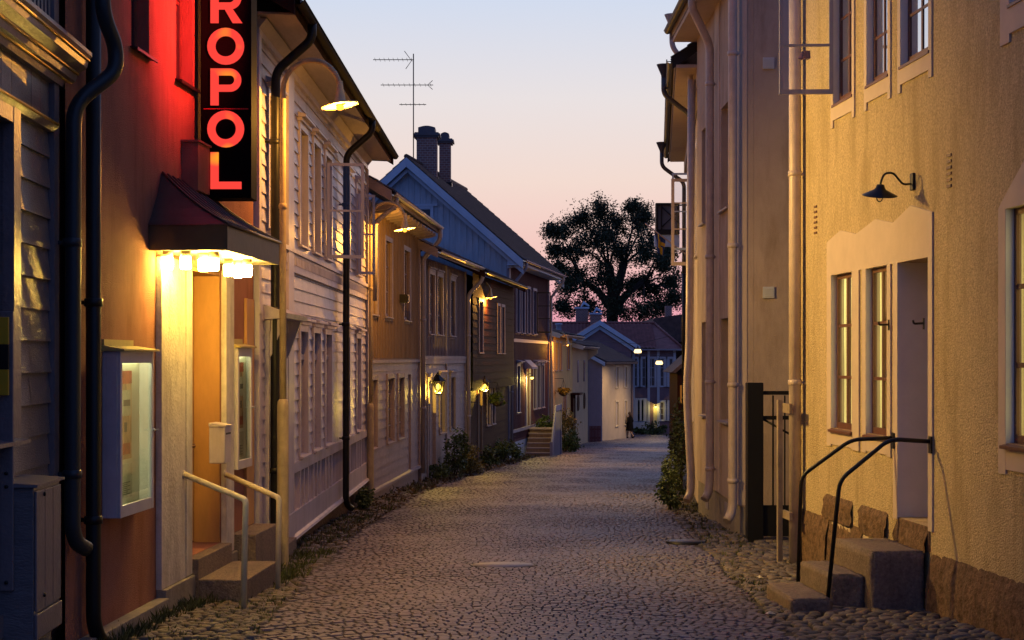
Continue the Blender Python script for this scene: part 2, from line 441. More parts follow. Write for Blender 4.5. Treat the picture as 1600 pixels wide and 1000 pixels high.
M_Hw = mat('bluish_white_paint', (.50,.53,.58), .6, .1, 20, .08, 2)
M_brick = None
M_leafD = mat('dark_tree_leaves', (.035,.05,.022), .6, var=.3, vscale=.6, island=.45, spec=.3)
M_leaf = mat('shrub_leaves', (.06,.09,.025), .55, var=.3, vscale=3, island=.45, spec=.35)
M_leafY = mat('yellowing_leaves', (.20,.15,.03), .55, var=.3, vscale=3, island=.45, spec=.35)
M_bark = mat('bark', (.05,.038,.03), .9, .8, 12, .3, 4)
M_litter = mat('fallen_leaves', (.10,.07,.035), .7, var=.3, vscale=3, island=.6)
M_grass = mat('weeds', (.07,.085,.025), .6, var=.3, vscale=2, island=.5)
M_steel = mat('galvanised_steel', (.45,.45,.47), .38, .1, 30, .15, 4, metal=.85)
M_railw = mat('cream_painted_rail', (.62,.56,.44), .45, .25, 60, .12, 8, dirt=.55, dirtcol=(.12,.07,.04))
L_sod = emis('sodium_lamp', (1.0, .42, .05), 2.4)
L_can = emis('canopy_bulb', (1.0, .60, .10), 240)
L_lan = emis('lantern_bulb', (1.0, .66, .10), 4.5)
L_hang = emis('hanging_lamp_glow', (1.0, .70, .32), 2.6)
L_door = emis('door_lamp_bulb', (1.0, .72, .12), 5)

def brickmat():
    m = mat('chimney_brick', (.16,.07,.06), .85, .0, 1, .2, 3)
    N = m.node_tree.nodes; L = m.node_tree.links
    tc = [n for n in N if n.type == 'TEX_COORD'][0]
    b = N.new('ShaderNodeTexBrick'); b.inputs['Scale'].default_value = 2.6
    b.inputs['Color1'].default_value = (.30,.15,.12,1); b.inputs['Color2'].default_value = (.20,.11,.10,1); b.inputs['Mortar'].default_value = (.42,.38,.36,1)
    mp = N.new('ShaderNodeMapping'); mp.inputs['Rotation'].default_value = (R(90),0,0)
    L.new(tc.outputs['Object'], mp.inputs[0]); L.new(mp.outputs[0], b.inputs['Vector'])
    L.new(b.outputs['Color'], N['Principled BSDF'].inputs['Base Color'])
    return m
M_brick = brickmat()

# ------------------------------------------------------------------ ground and paving
def interp(tab, Y):
    if Y <= tab[0][0]: return tab[0][1]
    for (a, x), (b, y) in zip(tab, tab[1:]):
        if Y <= b: return x+(y-x)*(Y-a)/(b-a)
    return tab[-1][1]
LT = [(4,-1.75),(13.2,-2.12),(19,-2.3),(25,-2.33),(36.5,-2.05),(43,-1.45),(50,-.62),(63,.92),(79,2.85),(95,4.7),(103,6.4),(110,7.6)]
RT = [(4,2.05),(13.2,2.3),(19,2.5),(25,2.68),(36.5,3.35),(43,4.1),(50,5.0),(63,6.5),(79,8.1),(95,9.8),(103,10.9),(110,11.8)]
def RL(Y): return interp(LT, Y)
def RR(Y): return interp(RT, Y)

g = MB(); ys = [-12,-4,4,10,16,22,30,40,50,60,70,80,90]+[98+2*i for i in range(10)]+[140,200,400,900]; xs = [-600,-80,-12,0,12,80,600]
i0 = g.add([Vector((x,y,gz(y)-.05)) for y in ys for x in xs])
for j in range(len(ys)-1):
    for i in range(len(xs)-1):
        k = i0+j*len(xs)+i; g.face([k,k+1,k+len(xs)+1,k+len(xs)], True)
tag(g.build('ground', M_soil), kind='structure')

def stone_rect(V, F, c, du, dv, hu, hv, z, dome, rnd, sunk=.016, tilt=.006, iw=None):
    """one block: du,dv unit axes, hu,hv half sizes"""
    i = len(V); cx, cy = c; zz = [z+rnd.uniform(-tilt, tilt) for _ in range(4)]
    ins = iw or min(hu, hv)*.16
    for (a, b) in ((-1,-1),(1,-1),(1,1),(-1,1)):
        V.append((cx+du[0]*a*hu+dv[0]*b*hv, cy+du[1]*a*hu+dv[1]*b*hv, z-sunk))
    for k, (a, b) in enumerate(((-1,-1),(1,-1),(1,1),(-1,1))):
        A = a*(hu-ins*rnd.uniform(.7,1.5)); B = b*(hv-ins*rnd.uniform(.7,1.5))
        V.append((cx+du[0]*A+dv[0]*B, cy+du[1]*A+dv[1]*B, zz[k]))
    V.append((cx, cy, sum(zz)/4+dome))
    for k in range(4):
        j = (k+1)%4; F.append((i+k, i+j, i+4+j, i+4+k)); F.append((i+4+k, i+4+j, i+8))
def paving():
    rnd = random.Random(3); V = []; F = []
    # bedding sheet of the roadway
    ysb = [4+1.0*k for k in range(107)]; base = []
    for y in ysb:
        base.append(len(V)); V.append((RL(y)-.10, y, gz(y)-.021)); V.append((RR(y)+.10, y, gz(y)-.021))
    for a, b in zip(base, base[1:]): F.append((a, a+1, b+1, b))
    nb = len(F)
    y = 9.0
    while y < 109:
        pitch = .092 if y < 30 else (.12 if y < 50 else .16)
        l, r = RL(y)+rnd.uniform(-.06,.07), RR(y)+rnd.uniform(-.07,.06); n = int((r-l)/(.094 if y < 30 else (.12 if y < 50 else .16))); sh = rnd.random()
        wts = [rnd.uniform(.62,1.4) for _ in range(n)]; tot = sum(wts); u = 0
        for k in range(n):
            hw = wts[k]/tot*(r-l)/2; x = l+u+hw; u += 2*hw; t = (x-l)/(r-l)
            yy = y + .75*(1-(2*t-1)**2) + .05*math.sin(x*1.9+y*.5) + rnd.uniform(-.012,.012)
            crown = .05*(1-(2*t-1)**2)
            und = .012*math.sin(x*2.3+yy*1.1)+.012*math.sin(yy*1.7-x*.9)
            slope = .75*2*(-2)*(2*t-1)/(r-l); d = Vector((1, slope)).normalized()
            stone_rect(V, F, (x, yy), d, (-d.y, d.x), hw-.003, pitch/2-.003, gz(yy)+crown+und+rnd.uniform(-.0025,.0025), .002, rnd, tilt=.003)
        y += pitch*rnd.uniform(.95,1.05)
    for side in (0, 1):
        for row in range(0):
            y = 8.0
            while y < 109:
                ln = rnd.uniform(.17,.34)*(1 if y < 45 else 1.6); yy = y+ln/2
                f = RL if side == 0 else RR; sg = 1 if side == 0 else -1
                x = f(yy)+sg*.10; d = Vector((f(yy+.1)-f(yy-.1), .2)).normalized()
                stone_rect(V, F, (x, yy), d, (-d.y, d.x), ln/2-.003, (.089,.089,.056)[row]*rnd.uniform(.93,1.04), gz(yy)+.004+rnd.uniform(-.004,.004), .003, rnd, tilt=.006, iw=.022)
                y += ln
    me = bpy.data.meshes.new('road'); me.from_pydata(V, [], F)
    me.polygons.foreach_set('use_smooth', [False]*len(F))
    mi = [1 if i < nb else 0 for i in range(len(F))]
    me.materials.append(M_sett); me.materials.append(M_soil); me.polygons.foreach_set('material_index', mi); me.update()
    o = bpy.data.objects.new('road', me); C.objects.link(o); tag(o, kind='structure')
paving()

def cobbles(name, fa, fb, y0, y1, seed, size=.125, dens=1.0):
    rnd = random.Random(seed); V = []; F = []; y = y0; row = 0
    while y < y1:
        a, b = fa(y), fb(y); x = a+rnd.uniform(0,.1)
        while x < b:
            if rnd.random() < dens:
                cx, cy = x+rnd.uniform(-.02,.02), y+rnd.uniform(-.025,.025)
                rx, ry = size*.5*rnd.uniform(.8,1.22), size*.42*rnd.uniform(.75,1.2); rot = rnd.uniform(-.5,.5); h = rnd.uniform(.012,.032)
                z = gz(cy)+.01*math.sin(cx*3+cy*2)-.02; i = len(V); n = 9; cr, sr = math.cos(rot), math.sin(rot)
                ph = [rnd.uniform(.86,1.12) for _ in range(n)]
                for s, hh in ((1.0,-.03),(.93,h*.45),(.62,h*.92)):
                    for k in range(n):
                        t = 2*math.pi*k/n; px, py = rx*s*ph[k]*math.cos(t), ry*s*ph[k]*math.sin(t)
                        V.append((cx+px*cr-py*sr, cy+px*sr+py*cr, z+hh+rnd.uniform(-.002,.002)))
                V.append((cx, cy, z+h))
                for rr in range(2):
                    for k in range(n):
                        j = (k+1)%n; F.append((i+rr*n+k, i+rr*n+j, i+(rr+1)*n+j, i+(rr+1)*n+k))
                for k in range(n): F.append((i+2*n+k, i+2*n+(k+1)%n, i+3*n))
            x += size*rnd.uniform(.9,1.1)
        y += size*.8; row += 1
    me = bpy.data.meshes.new(name); me.from_pydata(V, [], F); me.polygons.foreach_set('use_smooth', [True]*len(F))
    me.materials.append(M_cob); me.update()
    o = bpy.data.objects.new(name, me); C.objects.link(o); tag(o, kind='structure')
cobbles('cobbled_verge', lambda y: interp([(9,-3.5),(12,-3.42),(20,-2.9)], y), lambda y: RL(y)-.06, 9.5, 22.3, 11)
cobbles('cobbled_pavement', lambda y: RR(y)+.08, lambda y: 5.12-.076*y+.02, 9.5, 20.6, 12, .14)
cobbles('stone_verge', lambda y: interp([(22,-3.2),(33,-3.0),(42,-2.4),(50,-1.4),(61,-.1),(66,.6)], y), lambda y: RL(y)-.06, 22.3, 66, 13, .19, .55)
cobbles('alley_paving', lambda y: RR(y)+.08, lambda y: interp([(20,4.4),(23.9,4.4),(24,3.5),(30,3.45)], y), 20.6, 31, 14, .17, .8)

# ------------------------------------------------------------------ plants
def leafmass(mb, c, rad, n, size, rnd, clumps=18, flat=1.0):
    cs = []
    for _ in range(clumps):
        while True:
            p = Vector((rnd.uniform(-1,1), rnd.uniform(-1,1), rnd.uniform(-1,1)))
            if p.length < 1: break
        p = p.normalized()*(p.length**.45)*.82
        cs.append((Vector((p.x*rad[0], p.y*rad[1], p.z*rad[2])), rnd.uniform(.18,.42)))
    for _ in range(n):
        q, r = rnd.choice(cs)
        o = Vector((rnd.gauss(0,1), rnd.gauss(0,1), rnd.gauss(0,1)))*r*.55
        P = Vector(c)+q+Vector((o.x*rad[0], o.y*rad[1], o.z*rad[2]*flat))
        leaf(mb, P, size*rnd.uniform(.6,1.35), rnd)
def leaf(mb, P, s, rnd):
    a = Vector((rnd.gauss(0,1), rnd.gauss(0,1), rnd.gauss(0,.7)-.25)).normalized(); b = a.orthogonal().normalized()
    b = (Matrix.Rotation(rnd.uniform(0,6.28), 3, a) @ b)*s*.32; m = P+a*s*.5+Vector((0,0,s*.08))
    i = mb.add([P, m+b, P+a*s, m-b]); mb.face((i,i+1,i+2,i+3), False, True)
def shrub(name, loc, rad, n, size, label, cat='shrub', m=M_leaf, seed=1, group=None, stems=5, clumps=18):
    rnd = random.Random(seed); t = thing(name, loc, label, cat, group); o = Vector(loc)
    f = MB(); leafmass(f, o+Vector((0,0,rad[2]*1.02)), rad, n, size, rnd, clumps); f.build('foliage', m, t)
    s = MB()
    for k in range(stems):
        e = o+Vector((rnd.uniform(-.6,.6)*rad[0], rnd.uniform(-.6,.6)*rad[1], rad[2]*rnd.uniform(1.0,1.7)))
        s.tube([o+Vector((rnd.uniform(-.08,.08), rnd.uniform(-.08,.08), -.1)), o.lerp(e,.5)+Vector((rnd.uniform(-.06,.06),0,.05)), e], [.018,.012,.004], 5, True)
    s.build('stem', M_bark, t)
    return t
def blades(mb, P, h, rnd, n=7, spread=.06):
    for _ in range(n):
        a = rnd.uniform(0,6.28); d = Vector((math.cos(a), math.sin(a), 0)); s = Vector((-d.y, d.x, 0))*rnd.uniform(.004,.011)
        q = P+d*rnd.uniform(0,spread); hh = h*rnd.uniform(.5,1.2); e = d*hh*rnd.uniform(.15,.7)
        i = mb.add([q-s, q+s, q+e*.4+Vector((0,0,hh*.6))+s*.7, q+e+Vector((0,0,hh)), q+e*.4+Vector((0,0,hh*.6))-s*.7])
        mb.face((i,i+1,i+2,i+3,i+4), False, True)
rg = random.Random(21); gm = MB()
for _ in range(170):                                   # weeds along the foot of the cinema
    y = rg.uniform(12.2,16.0); x = .06*y-4.24+rg.uniform(.12,.32); blades(gm, Vector((x,y,gz(y)-.03)), rg.uniform(.04,.14), rg, 6)
for _ in range(620):                                   # grass between the cobbles
    y = rg.uniform(12.0,22.0); x = rg.uniform(-3.0, RL(y)-.05); blades(gm, Vector((x,y,gz(y)-.03)), rg.uniform(.02,.06), rg, 6, .09)
for _ in range(140):
    y = rg.uniform(17.2,21.5); x = rg.uniform(-2.95, -2.45); blades(gm, Vector((x,y,gz(y)-.03)), rg.uniform(.05,.13), rg, 8, .09)
for _ in range(120):
    y = rg.uniform(22.3,34.0); x = rg.uniform(-3.0, RL(y)-.1); blades(gm, Vector((x,y,gz(y)-.04)), rg.uniform(.05,.14), rg, 6, .1)
for _ in range(160):
    y = rg.uniform(20.8,33.0); x = rg.uniform(RR(y)+.1, RR(y)+.75); blades(gm, Vector((x,y,gz(y)-.04)), rg.uniform(.04,.10), rg, 6, .1)
for _ in range(60):
    y = rg.uniform(15.0,20.0); x = rg.uniform(RR(y)+.0, RR(y)+.3); blades(gm, Vector((x,y,gz(y)-.03)), rg.uniform(.03,.07), rg, 6, .1)
for _ in range(300):
    y = rg.uniform(36,66); x = RL(y)-rg.uniform(.1,1.1); blades(gm, Vector((x,y,gz(y)-.04)), rg.uniform(.05,.2), rg, 6, .12)
tag(gm.build('grass', M_grass), kind='stuff')
lm = MB()                                              # fallen leaves and low creeping plants
for _ in range(1700):
    y = rg.uniform(22.5,36); x = rg.uniform(-3.0, RL(y)-.02) if rg.random() < .8 else RR(y)+rg.uniform(.05,.8)
    leaf(lm, Vector((x,y,gz(y)+rg.uniform(-.02,.02))), rg.uniform(.03,.07), rg)
for _ in range(1500):
    y = rg.uniform(36,68); x = RL(y)-rg.uniform(0,1.3); leaf(lm, Vector((x,y,gz(y)+rg.uniform(-.01,.06))), rg.uniform(.06,.14), rg)
tag(lm.build('ground_cover', M_litter), kind='stuff')

# ------------------------------------------------------------------ grey clapboard house, nearest on the left
fN = Fr((-3.398, 8.0), (-3.578, 12.45), 'L'); lN = fN.len
N_ = thing('clapboard_house', fN.p(lN/2,0,gz(11)), 'dark grey clapboard house at the left edge with a gilded cornice', 'house')
uN = lambda px: fN.up(px)
ops = [(uN(-60), uN(9), 1.75, 3.95)]
b = MB(fN)
siding(b, 0, lN-.14, .55, 4.05, ops, .235, 0, .026, .25, .75)
b.box(0, lN-.01, -5, -.14, -1, 9); b.box(-.1, lN, -.139, -.012, -1, .56)
b.box(0, lN-.14, -.139, -.013, 4.05, 8.5)
b.box(0, lN-.14, -.139, -.01, .5, 1.7); b.box(uN(9), lN-.14, -.139, -.01, 1.7, 4.05); b.box(0, uN(-60), -.139, -.01, 1.7, 4.05)
n = 16
for i in range(n):                                       # upright boards below the cornice and slats above it
    a = (lN-.15)*i/n; c = (lN-.15)*(i+1)/n; b.box(a+.006, c-.006, -.012, .012+random.uniform(0,.008), 4.1, 4.42)
for i in range(40):
    a = (lN-.15)*i/40; b.box(a+.02, a+.075, -.012, .03, 4.73, 8.4)
b.build('wall', M_grey, N_)
b = MB(fN); b.box(lN-.14, lN+.012, -.1, .052, .42, 4.44); b.box(lN-.14, lN+.01, -.1, .05, 4.72, 8.5); b.box(0, lN-.14, .0, .055, .40, .56); b.build('corner_board', M_greytrim, N_)
b = MB(fN)
b.prism_u([(-.02,4.42),(.07,4.42),(.09,4.47),(.13,4.49),(.15,4.55),(.22,4.60),(.235,4.66),(.26,4.69),(.26,4.72),(-.02,4.78)], 0, lN+.22)
b.prism_u([(-.02,4.04),(.05,4.04),(.085,4.08),(.085,4.11),(-.02,4.13)], 0, lN-.145)
co = b.build('cornice', M_greytrim, N_)
M_gold = mat('worn_gilt', (.60,.40,.06), .32, .5, 40, .3, 20, metal=.7)
b = MB(fN)
for w, z in ((.092,4.475),(.15,4.545),(.236,4.655)): b.tube([(0,w+.004,z),(lN+.2,w+.004,z)], .011, 8)
b.tube([(0,.086,4.095),(lN-.16,.086,4.095)], .012, 8); b.build('gilt_moulding', M_gold, co)
win(fN, N_, ops[0][0], ops[0][1], 1.75, 3.95, depth=.08, cas=.17, cw=.06, m_cas=M_greytrim, m_sash=M_brown, pane=M_dark, sill=.13)
zc = 12.35
downpipe(fN, N_, [(lN-.06,.42,6.6),(lN-.06,.40,4.98),(lN+.1,.47,4.75),(lN+.1,.47,4.55),(lN-.02,.17,4.28),(lN-.02,.16,.98),(lN+.02,.18,.86),(lN+.12,.24,.80)], .062, M_darkpipe,
         [(lN-.02,.16,3.2),(lN-.02,.16,1.4)], rad=.16)
# utility cabinet with a marker post bolted to it
cb = Fr((-3.26, 10.9), (-3.285, 11.62), 'L')
T = thing('utility_cabinet', cb.p(.36,-.2,gz(11.2)), 'grey wooden utility cabinet standing against the grey clapboard house', 'cabinet')
b = MB(cb); b.box(0,.70,-.42,0,.36,1.42); b.build('body', M_grey, T, .006)
b = MB(cb); b.prism_u([(-.44,1.422),(.035,1.422),(.035,1.44),(-.44,1.47)], -.03, .73); b.build('lid', M_greytrim, T)
b = MB(cb)
for a, c in ((.015,.235),(.245,.455),(.465,.685)): b.box(a, c, .002, .018, .57, 1.39)
b.box(.005,.695,.002,.024,.38,.55); d = b.build('door', M_greytrim, T, .004)
b = MB(cb); b.lathe(cb.p(.2,.02,1.36), [(0,.014),(.014,.012),(.016,0)], 8, cb.W); b.lathe(cb.p(.2,.02,.66), [(0,.014),(.014,.012),(.016,0)], 8, cb.W); b.build('lock', M_black, d)
b = MB(cb); b.box(.03,.67,-.38,-.05,-.2,.358); b.build('plinth', M_conc, T)
T = thing('marker_post', (-3.43,10.85,.75), 'yellow and black banded marker plate on a flat post at the left edge', 'sign')
b = MB(); b.box(-3.478,-3.385,10.855,10.885,.72,2.62); p = b.build('post', M_greytrim, T, .008)
for z in (.78, 1.43, 1.52): b = MB(); b.lathe((-3.43,10.854,z), [(0,.012),(.012,.010),(.014,0)], 8, Vector((0,-1,0))); b.build('bolt', M_black, p)
M_yel = mat('marker_yellow', (.55,.33,.02), .45, var=.08); 
b = MB(); b.box(-3.64,-3.405,10.82,10.84,2.05,2.225); b.box(-3.64,-3.405,10.82,10.84,2.395,2.58); b.cm = 1; b.box(-3.64,-3.405,10.82,10.84,2.226,2.394); b.build('marker_plate', [M_yel, M_black], T, .004)

# ------------------------------------------------------------------ the cinema
fC = Fr((-3.502, 12.3), (-3.0925, 19.13), 'L'); lC = fC.len; uC = fC.up
Ci = thing('cinema', fC.p(lC/2,0,gz(15.5)), 'rust red rendered cinema with a lit porch canopy over its door', 'cinema')
zdoor = .29
opsC = [(uC(205),uC(233),5.08,7.6,.16),(uC(275),uC(301),5.05,7.6,.16),(uC(290),uC(345),zdoor,3.24,.36)]
b = MB(fC); wall_holes(b, .2, lC, -.8, 9, opsC, 0, .16)
b.box(.2, lC-.002, -6, -.37, -.8, 9); b.box(.2,opsC[2][0],-.369,-.17,-.8,3.4); b.box(opsC[2][1],lC-.003,-.369,-.17,-.8,9); b.box(.2,opsC[2][1],-.369,-.17,3.4,9)
b.build('wall', M_cin, Ci)
for k in (0,1):
    a, c, z0, z1 = opsC[k][:4]
    o = win(fC, Ci, a+.005, c-.005, z0+.005, z1, depth=.13, cas=0, cols=2, rows=3, m_sash=M_brown, pane=M_dark, sill=0)
    s = MB(fC); s.prism_u([(-.13,z0+.012),(.07,z0-.015),(.075,z0-.045),(.062,z0-.045),(.055,z0-.028),(-.13,z0-.002)], a-.04, c+.04); s.build('sill', M_black, o)
# piers, door, steps
b = MB(fC); b.box(uC(243),uC(289.4),.002,.06,.13,3.26); b.box(uC(280.5),uC(289.8),.06,.072,.14,3.25); b.build('pier', M_peel, Ci, .006)
b = MB(fC); b.box(uC(345.2),uC(357.5),.002,.062,.16,3.26); b.build('pier', M_peel, Ci, .005)
b = MB(fC); u0, u1 = opsC[2][0], opsC[2][1]
um = u0+.62
for a, c in ((u0+.01,um-.004),(um+.004,u1-.01)):
    b.box(a,c,-.35,-.30,zdoor+.01,3.2)
    b.box(a+.05,a+.14,-.30,-.285,zdoor+.02,3.15); b.box(c-.14,c-.05,-.30,-.285,zdoor+.02,3.15)
    for z in (zdoor+.03, 1.1, 2.2, 3.05): b.box(a+.14,c-.14,-.30,-.286,z,z+.1)
dr = b.build('door', M_cindoor, Ci, .004)
b = MB(fC); b.box(u0+.20,u0+.206,-.284,-.28,zdoor+.02,3.15); b.box(um-.003,um+.003,-.30,-.278,zdoor+.01,3.2); b.box(u1-.30,u1-.294,-.286,-.28,zdoor+.02,3.15); b.build('door_seam', M_brown, dr)
b = MB(fC); b.box(u0+.004,u0+.03,-.29,-.01,zdoor,3.23); b.box(u1-.03,u1-.004,-.29,-.01,zdoor,3.23); b.box(u0+.03,u1-.03,-.29,-.012,3.2,3.236); b.build('door_lining', M_cindoor, Ci)
b = MB(fC); b.ball(fC.p(u1-.16,-.262,1.35),.025); b.build('handle', M_brown, dr)
b = MB(fC); b.box(.2,uC(243),.004,.13,-.8,.055); b.box(uC(243)+.002,uC(290),.004,.10,-.8,.128); b.build('plinth', M_conc, Ci, .008)
b = MB(fC); b.box(uC(345),uC(358),.004,.1,-.8,.155); b.build('plinth', M_conc, Ci, .008)
b = MB(fC); b.box(u0-.0,u1-.02,-.36,.13,-.6,zdoor-.004); b.build('step', M_step, Ci, .01)
b = MB(fC); b.box(u0-.02,u1-.0,.134,.62,-.6,.085); b.build('step', M_step, Ci, .012)
b = MB(fC); b.box(uC(358.5),lC-.02,.006,.30,-.8,.33); b.build('side_step', M_step, Ci, .01)
b = MB(fC); b.box(uC(381),lC-.05,.003,.022,.34,3.0); b.box(uC(381),uC(381)+.05,.022,.035,.34,3.0); b.build('side_panel', M_cindoor, Ci)
# canopy: hipped sheet-metal roof on a flat soffit with bare bulbs
M_can = mat('green_brown_sheet_metal', (.07,.06,.035), .45, .15, 12, .2, 3, spec=.45)
M_canr = mat('rust_brown_sheet_roof', (.07,.045,.035), .42, .15, 12, .25, 3, spec=.5)
uc0, uc1, wc = uC(232), fC.uY(17.05), .72
b = MB(fC); b.box(uc0,uc1,.004,wc,3.31,3.335); b.cm = 1
b.box(uc0-.012,uc1+.012,wc,wc+.02,3.295,3.53); b.box(uc0-.014,uc0-.0,.004,wc,3.295,3.53); b.box(uc1,uc1+.014,.004,wc,3.295,3.53); b.box(uc0,uc1,.004,wc,3.45,3.52)
can = b.build('canopy', [M_trimW, M_can], Ci)
ur0, ur1 = uC(252), uc1-.45
b = MB(fC); e = .03
A,B_,D,E_ = (uc0-e,.004,3.53),(uc0-e,wc+e,3.53),(uc1+e,wc+e,3.53),(uc1+e,.004,3.53)
mid = lambda p,q,t,s: tuple(p[i]+(q[i]-p[i])*t-(s if i==2 else 0) for i in range(3))
K0,K1 = (ur0,.004,4.06),(ur1,.004,4.06)
def curve(p,q,n=5): return [mid(p,q,i/n,.045*math.sin(math.pi*i/n)) for i in range(n+1)]
c0,c1,cA,cE = curve(B_,K0),curve(D,K1),curve(A,K0),curve(E_,K1)
for k in range(5):
    b.q(c0[k],c1[k],c1[k+1],c0[k+1]); b.q(cA[k],c0[k],c0[k+1],cA[k+1]); b.q(c1[k],cE[k],cE[k+1],c1[k+1])
for j in range(9):
    t = j/8; pts = [mid(p,q,t,0) for p,q in zip(c0,c1)]; b.tube([(p[0],p[1]+.008,p[2]+.008) for p in pts], .012, 6)
b.tube([(uc0-e,wc+e,3.532),(uc1+e,wc+e,3.532)], .016, 8)
b.build('canopy_roof', M_canr, can)
M_sock = mat('bulb_socket', (.5,.42,.3), .5)
for Y, px in ((15.0,262),(14.95,290),(15.3,318),(15.2,334),(16.2,357),(16.5,372),(16.3,386)):
    X = PX(px,Y); s = MB(); s.lathe((X,Y,3.25), [(.0,.058),(.048,.058),(.048,0),(0,0)], 14); so = s.build('lamp_socket', M_sock, can)
    s = MB(); s.lathe((X,Y,3.13), [(0,0),(.04,.002),(.05,.015),(.052,.115),(.03,.119)], 14); s.build('bulb', L_can, so)
downpipe(fC, Ci, [(uC(146,.1),.1,9),(uC(146,.1),.1,.18),(uC(148,.1)+.04,.12,.03),(uC(150,.1)+.16,.14,-.02)], .062, M_black,
         [(uC(146,.1),.1,z) for z in (6,2.75,1.0)], label='black downpipe against the rust red wall')
b = MB(fC); b.box(uC(283),uC(310),.002,.17,3.97,4.45); b.box(uC(283)-.02,uC(310),.002,.19,4.45,4.47); b.build('sign_bracket', M_cin, Ci)

# vertical neon sign
SY = 16.35; x0, x1 = PX(313.5,SY), PX(392.5,SY)
S = thing('cinema_sign', ((x0+x1)/2,SY+.18,3.94), 'tall black vertical sign with glowing red letters ROPOL above the canopy', 'sign')
b = MB(); b.box(x0,x1,SY,SY+.37,3.94,6.9); b.build('sign_box', mat('black_enamel', (.003,.003,.0035), .7, spec=.03, var=.02), S, .006)
b = MB(); b.box(x0+.03,x1-.03,SY-.004,SY+.0,4.845,4.855); b.build('panel_joint', mat('red_lacquer', (.4,.02,.02), .4), S)
def neonmat():
    m = bpy.data.materials.new('neon_letter'); m.use_nodes = True; N = m.node_tree.nodes; L = m.node_tree.links
    N.remove(N['Principled BSDF']); e = N.new('ShaderNodeEmission'); tc = N.new('ShaderNodeTexCoord')
    mp = N.new('ShaderNodeMapping'); mp.inputs['Location'].default_value = (.7,.2,.35)
    n = N.new('ShaderNodeTexNoise'); n.inputs['Scale'].default_value = 3.3; n.inputs['Detail'].default_value = 0; L.new(tc.outputs['Object'], mp.inputs[0]); L.new(mp.outputs[0], n.inputs['Vector'])
    r = N.new('ShaderNodeValToRGB'); r.color_ramp.elements[0].position = .5; r.color_ramp.elements[0].color = (1,.06,.045,1); r.color_ramp.elements[0].position=.62; r.color_ramp.elements[1].position = .78; r.color_ramp.elements[1].color = (1,.42,.02,1)
    L.new(n.outputs['Fac'], r.inputs[0]); L.new(r.outputs[0], e.inputs[0]); e.inputs[1].default_value = 1.05
    L.new(e.outputs[0], N['Material Output'].inputs[0]); return m
M_neon = neonmat(); M_rim = mat('red_letter_rim', (.5,.02,.02), .35)
def ringpts(cx, cz, r0, r1, a0, a1, n=28):
    out = [(cx+r1*math.cos(a0+(a1-a0)*k/n), cz+r1*math.sin(a0+(a1-a0)*k/n)) for k in range(n+1)]
    inn = [(cx+r0*math.cos(a0+(a1-a0)*k/n), cz+r0*math.sin(a0+(a1-a0)*k/n)) for k in range(n+1)]
    return out, inn
def letter(ch, zb, h=.375):
    cx = (x0+x1)/2; f = MB(); ya, yb = SY-.022, SY-.001
    bx = lambda a,b_,c,d: f.box(a,b_,ya,yb,c,d)
    def arc(cx_, cz, r0, r1, a0, a1):
        o, i = ringpts(cx_, cz, r0, r1, a0, a1)
        for k in range(len(o)-1):
            f.q((o[k][0],ya,o[k][1]),(i[k][0],ya,i[k][1]),(i[k+1][0],ya,i[k+1][1]),(o[k+1][0],ya,o[k+1][1]))
            f.q((o[k][0],ya,o[k][1]),(o[k+1][0],ya,o[k+1][1]),(o[k+1][0],yb,o[k+1][1]),(o[k][0],yb,o[k][1]))
            f.q((i[k][0],ya,i[k][1]),(i[k][0],yb,i[k][1]),(i[k+1][0],yb,i[k+1][1]),(i[k+1][0],ya,i[k+1][1]))
    t = .082
    if ch == 'O': arc(cx, zb+h/2, h/2-t, h/2, 0, 2*math.pi)
    if ch in 'PR':
        l = cx-.155; f.box(l,l+t,ya,yb,zb,zb+h); rr = .118; zc = zb+h-rr
        bx(l+t,cx+.04,zb+h-t*.85,zb+h); bx(l+t,cx+.04,zb+h-2*rr,zb+h-2*rr+t*.85)
        arc(cx+.04, zc, rr-t*.85, rr, -math.pi/2, math.pi/2)
        if ch == 'R': f.prism([(cx-.01,zb+h-2*rr-.001),(cx+.075,zb+h-2*rr-.001),(cx+.17,zb),(cx+.07,zb)], ya, yb)
    if ch == 'L': bx(cx-.155,cx-.155+t,zb,zb+h); bx(cx-.155+t,cx+.16,zb,zb+t*.9)
    f.build('letter', M_neon, S)
for ch, zb in (('L',4.03),('O',4.455),('P',4.885),('O',5.30),('R',5.725)): letter(ch, zb)

for z in (5.3, 5.9, 6.5):                       # the light the neon letters throw on the wall
    l = bpy.data.lights.new('neon_light', 'SPOT'); l.energy = 150; l.spot_size = R(140); l.spot_blend = .7; l.color = (1,.045,.03); l.shadow_soft_size = 0; l.specular_factor = 0
    lo = bpy.data.objects.new('neon_light', l); C.objects.link(lo); lo.parent = S; lo.location = Vector((x0+.75,SY-.55,z))-Vector(S.location); lo.rotation_euler = Vector((-1,-.05,.12)).to_track_quat('-Z','Y').to_euler()

